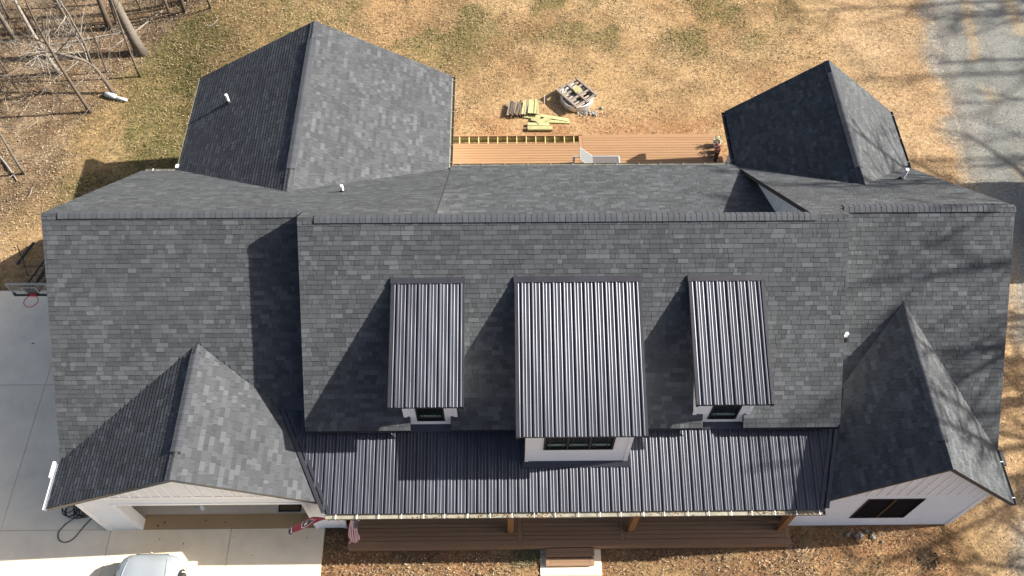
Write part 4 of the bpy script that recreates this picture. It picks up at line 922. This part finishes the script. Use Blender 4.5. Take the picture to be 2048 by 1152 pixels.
TR = [((-16.77, 17.63), 15, .24, (-.02, .04), GREY, 'thickest pale grey trunk at the wood edge nearest the lawn'),
      ((-16.51, 16.18), 9, .05, (.03, .02), BRN, 'thin leaning sapling just below the thickest trunk'),
      ((-18.29, 13.63), 9, .075, (.0, .02), BRN, 'slender bare tree nearest the house with a long ground shadow'),
      ((-18.73, 19.4), 14, .14, (-.0, .02), BRN, 'medium brown trunk left of the thickest trunk'),
      ((-14.48, 20.76), 11, .10, (.0, .03), BRN, 'dark slim trunk at the upper rim of the picture by the lawn'),
      ((-15.02, 20.16), 10, .08, (.04, .0), BRN, 'dark slim trunk second from the lawn at the upper rim'),
      ((-15.86, 20.01), 9, .05, (-.03, .0), BRN, 'thin sapling right of the thickest trunk'),
      ((-23.2, 18.52), 12, .11, (.05, -.02), GREY, 'leaning grey trunk in the far left of the wood'),
      ((-22.31, 19.02), 10, .06, (.0, .0), BRN, 'thin trunk in the far left of the wood behind the leaning one'),
      ((-20.36, 18.94), 12, .07, (.03, .02), GREY, 'thin straight trunk in the middle of the wood'),
      ((-18.53, 19.85), 9, .04, (.02, .03), GREY, 'thin sapling directly behind the medium brown trunk'),
      ((-15.3, 20.84), 9, .05, (.0, .0), GREY, 'thin sapling at the upper rim between the dark slim trunks'),
      ((-13.56, 19.83), 8, .05, (.0, .04), BRN, 'rightmost small trunk of the wood at the upper rim'),
      ((-19.36, 17.44), 10, .05, (-.02, .03), GREY, 'thin grey sapling behind the dead branching tree'),
      ((-20.44, 16.47), 11, .09, (-.02, .02), PALE, 'pale trunk behind the dead branches left of the lawn'),
      ((-20.3, 10.14), 7, .05, (-.05, .0), GREY, 'thin sapling low at the left rim of the picture'),
      ((-24.5, 22), 13, .12, (.0, .0), BRN, 'brown tree in the far upper left corner'),
      ((-21.0, 22.5), 13, .1, (.02, 0), BRN, 'brown tree behind the wood middle at the upper rim'),
      ((-25.5, 15), 12, .1, (.02, 0), GREY, 'grey tree beyond the left rim of the picture'),
      ((-21.3, 20.6), 9, .035, (.03, .02), GREY, 'thin grey sapling at the upper rim left of the pale trunk'),
      ((-19.6, 21.4), 11, .06, (-.02, .0), BRN, 'brown sapling at the upper rim behind the medium brown trunk'),
      ((-17.4, 20.6), 8, .035, (.02, .03), BRN, 'thin brown sapling between the medium trunk and the thickest trunk'),
      ((-22.9, 16.2), 8, .035, (.04, .0), GREY, 'thin grey sapling left of the pale trunk'),
      ((-21.5, 14.8), 6, .03, (-.04, .02), BRN, 'short brown sapling below the pale dead twigs'),
      ((-18.2, 16.3), 7, .028, (.02, .0), BRN, 'thin brown sapling beside the dead forked tree'),
      ((-24.0, 20.3), 9, .05, (.02, .0), PALE, 'pale slim trunk in the far upper left of the wood'),
      ((-23.4, 13.6), 8, .05, (.0, .0), GREY, 'grey sapling at the left rim above the fallen branch')]
for i, (b_, h, r_, ln, c, lb) in enumerate(TR):
    tree('bare_tree', lb, (b_[0], b_[1], float(T(*b_))), h, r_, ln, 100+i, c, nb=9 if r_ > .07 else 5, grp=WL, start=.35, twig=3)
# forked dead tree with pale brittle twigs
t = thing('dead_tree', 'forked dead tree with pale tangled twigs behind the white drum', 'tree', (-17.48, 14.88, -1.4)); rng = random.Random(5)
m = MB(); tr = [(0, 0, -.05), (-.12, .1, .5), (-.3, .2, 1.1), (-.5, .3, 1.6)]; m.tube(tr, [.12, .1, .085, .075], 9, BRN); m.tube([tr[-1], (-.9, .2, 2.0), (-1.5, 0, 2.5), (-2.2, -.2, 2.9)], [.07, .06, .05, .03], 7, GREY); m.tube([tr[-1], (-.45, .5, 2.6), (-.6, .7, 4.2), (-.9, .8, 6)], [.065, .05, .04, .02], 7, GREY); m.build('trunk', bark_m, t, smooth=True)
b = MB()
for k in range(44):
    s = rng.random(); p = Vector((-.5, .3, 1.6)).lerp(Vector((-2.4, -.2, 3.0)), s) if k % 3 else Vector((-.5, .4, 1.8)).lerp(Vector((-.9, .8, 6)), s)
    limb(b, p, (rng.uniform(-1, .4), rng.uniform(-1, 1), rng.uniform(-.5, .7)), rng.uniform(.9, 2.0), .025, 2, rng, PALE, 3)
b.build('branches', bark_m, t)
# fallen branches
def gp(x, y, h=.04): return Vector((x, y, float(T(x, y))+h))
FB = [((-18.36, 17.85), (-16.19, 20.4), .035, 'long pale fallen branch leading to the thickest trunk'), ((-21.38, 18.15), (-17.92, 19.11), .04, 'pale fallen branch across the middle of the wood'), ((-21.66, 10.99), (-20.45, 9.55), .05, 'grey fallen branch at the left rim below the thin sapling'), ((-13.45, 18.56), (-13.0, 19.0), .02, 'short pale stick on the lawn near the upper rim'),
      ((-19.68, 9.2), (-19.7, 8.5), .014, 'short pale twig lying on the leaves left of the garage ridge'), ((-22.3, 16.9), (-20.1, 16.4), .03, 'pale fallen branch below the dead twigs'), ((-19.5, 15.2), (-18.9, 16.3), .02, 'pale stick beside the dead tree'), ((-20.9, 12.6), (-20.5, 13.3), .016, 'short pale stick among the tree shadows'), ((-17.6, 18.9), (-19.4, 19.6), .03, 'grey fallen branch behind the thickest trunk')]
for a, c, r_, lb in FB:
    t = MB(); P0, P1 = gp(*a), gp(*c); mid = P0.lerp(P1, .5)+Vector((.08, -.06, .05)); L0 = P0.copy(); rng = random.Random(int(a[0]*100))
    t.tube([P0-L0, P0.lerp(mid, .5)-L0, mid-L0, P1-L0], [r_*.6, r_, r_, r_*.5], 6, PALE)
    for k in range(4): q = P0.lerp(P1, rng.random())-L0; t.tube([q, q+Vector((rng.uniform(-.4, .4), rng.uniform(-.4, .4), rng.uniform(.02, .2)))], [r_*.4, .004], 4, PALE)
    o = t.build('fallen_branch', bark_m, None, loc=L0); tag(o, lb, 'branch')
# brush in the wood: uncountable thin twigs
b = MB(); rng = random.Random(9)
for k in range(2600):
    x = rng.uniform(-26, -13); y = rng.uniform(8, 26)
    if float(woods_w(np.array([x]), np.array([y]))[0]) < .6 or rng.random() > sst((y-10)/8)*.8+.1: continue
    p = gp(x, y, 0); L_ = rng.uniform(.3, 1.6); d = Vector((rng.gauss(0, .6), rng.gauss(0, .6), rng.uniform(.1, 1.2))).normalized(); q = p+d*L_*.5+Vector((rng.gauss(0, .05), rng.gauss(0, .05), 0)); k_ = rng.uniform(.6, 1.3); c = rng.choice((GREY, PALE, BRN))
    b.tube([p, q, p+d*L_], [.010, .007, .003], 3, tuple(v*k_ for v in c), cap=False)
o = b.build('brush', bark_m, None, kind='stuff'); tag(o, 'thin dead brush twigs covering the floor of the wood', 'brush')

# trees across the gravel road (outside the picture, their shadows fall on road and right wing)
for i, (x, y, h, r_, ln) in enumerate(((58, 11, 29, .28, (0, .07)), (62, 17, 31, .3, (0, .05)), (54, 21.5, 27, .26, (0, .04)), (64, 26, 32, .3, (0, .03)), (50, 20.5, 20, .25, (0, .02)), (52, 17.5, 21.5, .24, (0, .03)), (54, 24, 23, .26, (0, 0)), (53, 14.5, 22, .25, (0, .05)), (57, 22, 25, .26, (0, 0)), (36, -3.5, 23, .24, (0, .01)), (39, 1.0, 25, .26, (-.02, .02)), (35, 5.0, 22, .23, (0, .02)), (41, -6.5, 26, .26, (0, .01)), (40, 8.5, 25, .25, (0, .02)), (34, -7.5, 21, .22, (0, 0)), (37, 3.0, 24, .24, (.01, .0)), (33, -1.0, 20, .22, (0, .02)), (42, -1.5, 27, .26, (0, .0)), (38, 6.5, 25, .25, (0, -.02)))):
    tree('bare_tree', 'bare tree beyond the right edge of the gravel road', (x, y, 0), h, r_, ln, 300+i, GREY, nb=17, grp='bare trees across the gravel road', start=.3, twig=4, fat=1.9)
sh = thing('shadow_caster_shed', 'added grey shed out of view that casts the straight shadow on the gravel road', 'shed', (26.7, 6.0, 0))  # unseen shed, added to throw a straight-edged shadow across the gravel
m = MB(); m.box(-1.6, 1.6, -2.2, 2.2, 0, 3.0); m.build('wall', caster_shed_m, sh); m = MB(); m.hexa([(-1.9, -2.45, 3.0), (1.9, -2.45, 3.0), (1.9, 2.45, 3.0), (-1.9, 2.45, 3.0), (-.05, -2.45, 4.7), (.05, -2.45, 4.7), (.05, 2.45, 4.7), (-.05, 2.45, 4.7)]); m.build('roof', caster_shed_m, sh)
m = MB(); m.box(-1.64, -1.6, -.6, .6, .05, 2.1); m.build('door', white_trim, sh)

# ------------------------------------------------------------------ ground cover scatter (uncountable)
def masked(x, y):
    house_ = (x > -12.3) & (x < 15.7) & (y > -6.6) & (y < 6.2)
    house_ |= (x > -11) & (x < -1.5) & (y > 0) & (y < 11.15); house_ |= (x > 10.3) & (x < 16.1) & (y > 0) & (y < 8.85)
    deck_ = (x > -4.2) & (x < 10.15) & (y > -7.3) & (y < -4); deck_ |= (x > -1.5) & (x < 10.25) & (y > 6) & (y < 10.42)
    drv_ = (x < -5.0) & (y < 3.0); wk_ = (x > 1.95) & (x < 4.05) & (y < -6.8)
    return house_ | deck_ | drv_ | wk_
def scatter(name, lbl, cat, n, dens, size, cols, flat, aspect, seed, lift=.01):
    r = np.random.default_rng(seed); x = r.uniform(-28, 24, n*4); y = r.uniform(-10.5, 24, n*4)
    keep = (r.random(n*4) < dens(x, y)) & ~masked(x, y); x = x[keep][:n]; y = y[keep][:n]; k = len(x)
    s = size[0]+(size[1]-size[0])*r.random(k)**1.6; a = r.uniform(0, 2*np.pi, k); tilt = r.normal(0, flat, k); roll = r.normal(0, flat, k)
    z = T(x, y)+lift+r.random(k)*.02+np.abs(np.sin(tilt))*s*.5
    U = np.stack([np.cos(a)*np.cos(tilt), np.sin(a)*np.cos(tilt), np.sin(tilt)], -1)*(s*.5)[:, None]
    W = np.stack([-np.sin(a)*np.cos(roll), np.cos(a)*np.cos(roll), np.sin(roll)], -1)*(s*.5*aspect)[:, None]
    P = np.stack([x, y, z], -1); V = np.stack([P-U, P-W*.9+U*.1, P+U, P+W], 1).reshape(-1, 3); F_ = np.arange(k*4).reshape(-1, 4)
    cols = np.array(cols); ci = r.integers(0, len(cols), k); c = cols[ci]*(.52+.56*r.random(k))[:, None]
    o = npmesh(name, V, F_, c, veg_m, 'stuff'); tag(o, lbl, cat); return o
def d_leaf(x, y):
    wd = woods_w(x, y); fr = ((y < -6.8) & (x > -5) & (x < 11))*(.25+.75*sst((fbm(x, y, 1.2, 90)-.45)/.12)); ea = ((x > 10) & (x < 15) & (y < -6))*.2
    return np.clip(wd*.95*(.55+.6*fbm(x, y, 1.5, 91))+fr*.9+ea+.003, 0, 1)
scatter('leaf_litter', 'fallen brown oak leaves under the trees and along the porch', 'leaves', 120000, d_leaf, (.035, .10), [(.20, .13, .075), (.27, .19, .12), (.15, .09, .05), (.36, .28, .21), (.11, .07, .04), (.30, .22, .15), (.44, .37, .31)], .45, .55, 1)
def d_straw(x, y):
    wd = woods_w(x, y); rd_ = x > road_edge(y)-.2
    bare = sst((x+1)/3)*sst((16-y)/4)*(y > 9); return np.clip((1-wd)*(~rd_)*(.30+.75*sst((fbm(x, y, 1.1, 95)-.38)/.2))*(1-.55*bare)*np.where(x > 16, .5, 1), 0, 1)
scatter('dry_grass', 'flattened dry straw grass covering the yard', 'grass', 130000, d_straw, (.04, .15), [(.33, .235, .125), (.39, .29, .165), (.26, .18, .09), (.42, .31, .18), (.44, .34, .21), (.17, .12, .06), (.22, .16, .08), (.36, .26, .14)], .4, .22, 2)
def d_green(x, y): wd, g, c, f_, a, b2, c2 = zones(x, y); return np.clip(g*(1-wd)*(x < road_edge(y)-.5), 0, 1)
scatter('green_grass', 'patchy short green winter grass on the lawn', 'grass', 70000, d_green, (.05, .16), [(.12, .125, .035), (.09, .11, .028), (.16, .145, .055), (.21, .175, .08), (.07, .09, .02)], .6, .28, 3)
def d_stone(x, y): e = x-road_edge(y); return np.clip(sst((e+1.0)/.9)*.8, 0, 1)
scatter('loose_gravel', 'loose grey stones of the gravel road', 'gravel', 60000, d_stone, (.02, .055), [(.24, .24, .23), (.17, .17, .16), (.29, .29, .27), (.11, .11, .11), (.25, .22, .17)], .6, .8, 4, lift=.04)
# stones beside the fire ring and near the right wing; dark round clump
for (sx, sy, n, grp, lb) in ((4.75, 12.2, 22, 'ash stones by the fire ring', 'small grey stone in the scatter beside the fire ring'), (12.6, -6.85, 12, 'rubble by the right wing wall', 'pale rubble stone on the clay below the right wing window')):
    for i in range(n):
        m = MB(); r_ = random.uniform(.035, .09); rng = random.Random(i+int(sx*10)); ring = lambda z, k: [(r_*k*math.cos(a)*rng.uniform(.8, 1.15), r_*k*math.sin(a)*rng.uniform(.8, 1.15), z) for a in [q*1.257 for q in range(5)]]
        m.prism(ring(-.02, .9), ring(r_*.5, 1.)); m.prism(ring(r_*.5, 1.), ring(r_*.8, .55)); o = m.build('stone', stone_m, None, loc=(sx+random.gauss(0, .30), sy+random.gauss(0, .16), 0)); tag(o, lb, 'stone', grp)
m = MB(); rng = random.Random(3)
for i in range(260):
    a = rng.random()*6.28; rr = .31*math.sqrt(rng.random()); p = Vector((rr*math.cos(a), rr*math.sin(a), 0)); d = Vector((math.cos(a)*.5+rng.gauss(0, .5), math.sin(a)*.5+rng.gauss(0, .5), rng.uniform(.3, 1))).normalized()*rng.uniform(.06, .16); k = rng.uniform(.5, 1.5)
    w2 = Vector((-d.y, d.x, 0)).normalized()*.014; m.face((p-w2, p+w2, p+d), (.10*k, .08*k, .05*k))
cl = m.build('dead_plant', leaf_m, None, loc=(14.62, -7.64, 0)); tag(cl, 'round dark clump of a dead plant on the clay before the right wing', 'plant')
m = MB(); rng = random.Random(4)
for i in range(420):
    p = Vector((rng.gauss(0, .22), rng.gauss(0, .16), 0)); d = Vector((rng.gauss(0, .6), rng.gauss(0, .6), rng.uniform(.2, 1))).normalized()*rng.uniform(.12, .38); k = rng.uniform(.5, 1.4); w2 = Vector((-d.y, d.x, 0.01)).normalized()*.010
    m.face((p-w2, p+w2, p+d), (.16*k, .14*k, .07*k))
cl = m.build('dry_shrub', leaf_m, None, loc=(1.62, -7.42, 0)); tag(cl, 'dark dry tuft growing beside the porch steps and walkway', 'shrub')

for i, (x, y, sc) in enumerate(((-15.0, .2, .09), (-14.75, .0, .08), (-15.05, -.55, .1), (-10.4, -6.75, .05), (-9.6, -6.9, .05), (-8.0, -6.7, .04), (-5.6, -6.75, .05), (-10.55, -6.3, .09), (-10.35, -6.2, .08), (-9.0, -6.15, .07), (-8.35, -6.2, .07), (-16.6, .6, .1), (-7.3, -7.3, .05))):
    m = MB(); rng = random.Random(i); a = rng.random()*6.28; k = rng.uniform(.5, 1.2); r_ = sc*.7
    P = [(r_*math.cos(a), r_*math.sin(a), .01), (r_*.4*math.cos(a+1.3), r_*.4*math.sin(a+1.3), .022), (-r_*math.cos(a+.3), -r_*math.sin(a+.3), .014), (r_*.45*math.cos(a-1.4), r_*.45*math.sin(a-1.4), .006)]
    m.face(P, (.06*k, .04*k, .02*k)); o = m.build('fallen_leaf', veg_m, None, loc=(x, y, .004)); tag(o, 'single dry brown leaf lying on the concrete of the driveway', 'leaf', 'stray leaves on the concrete')
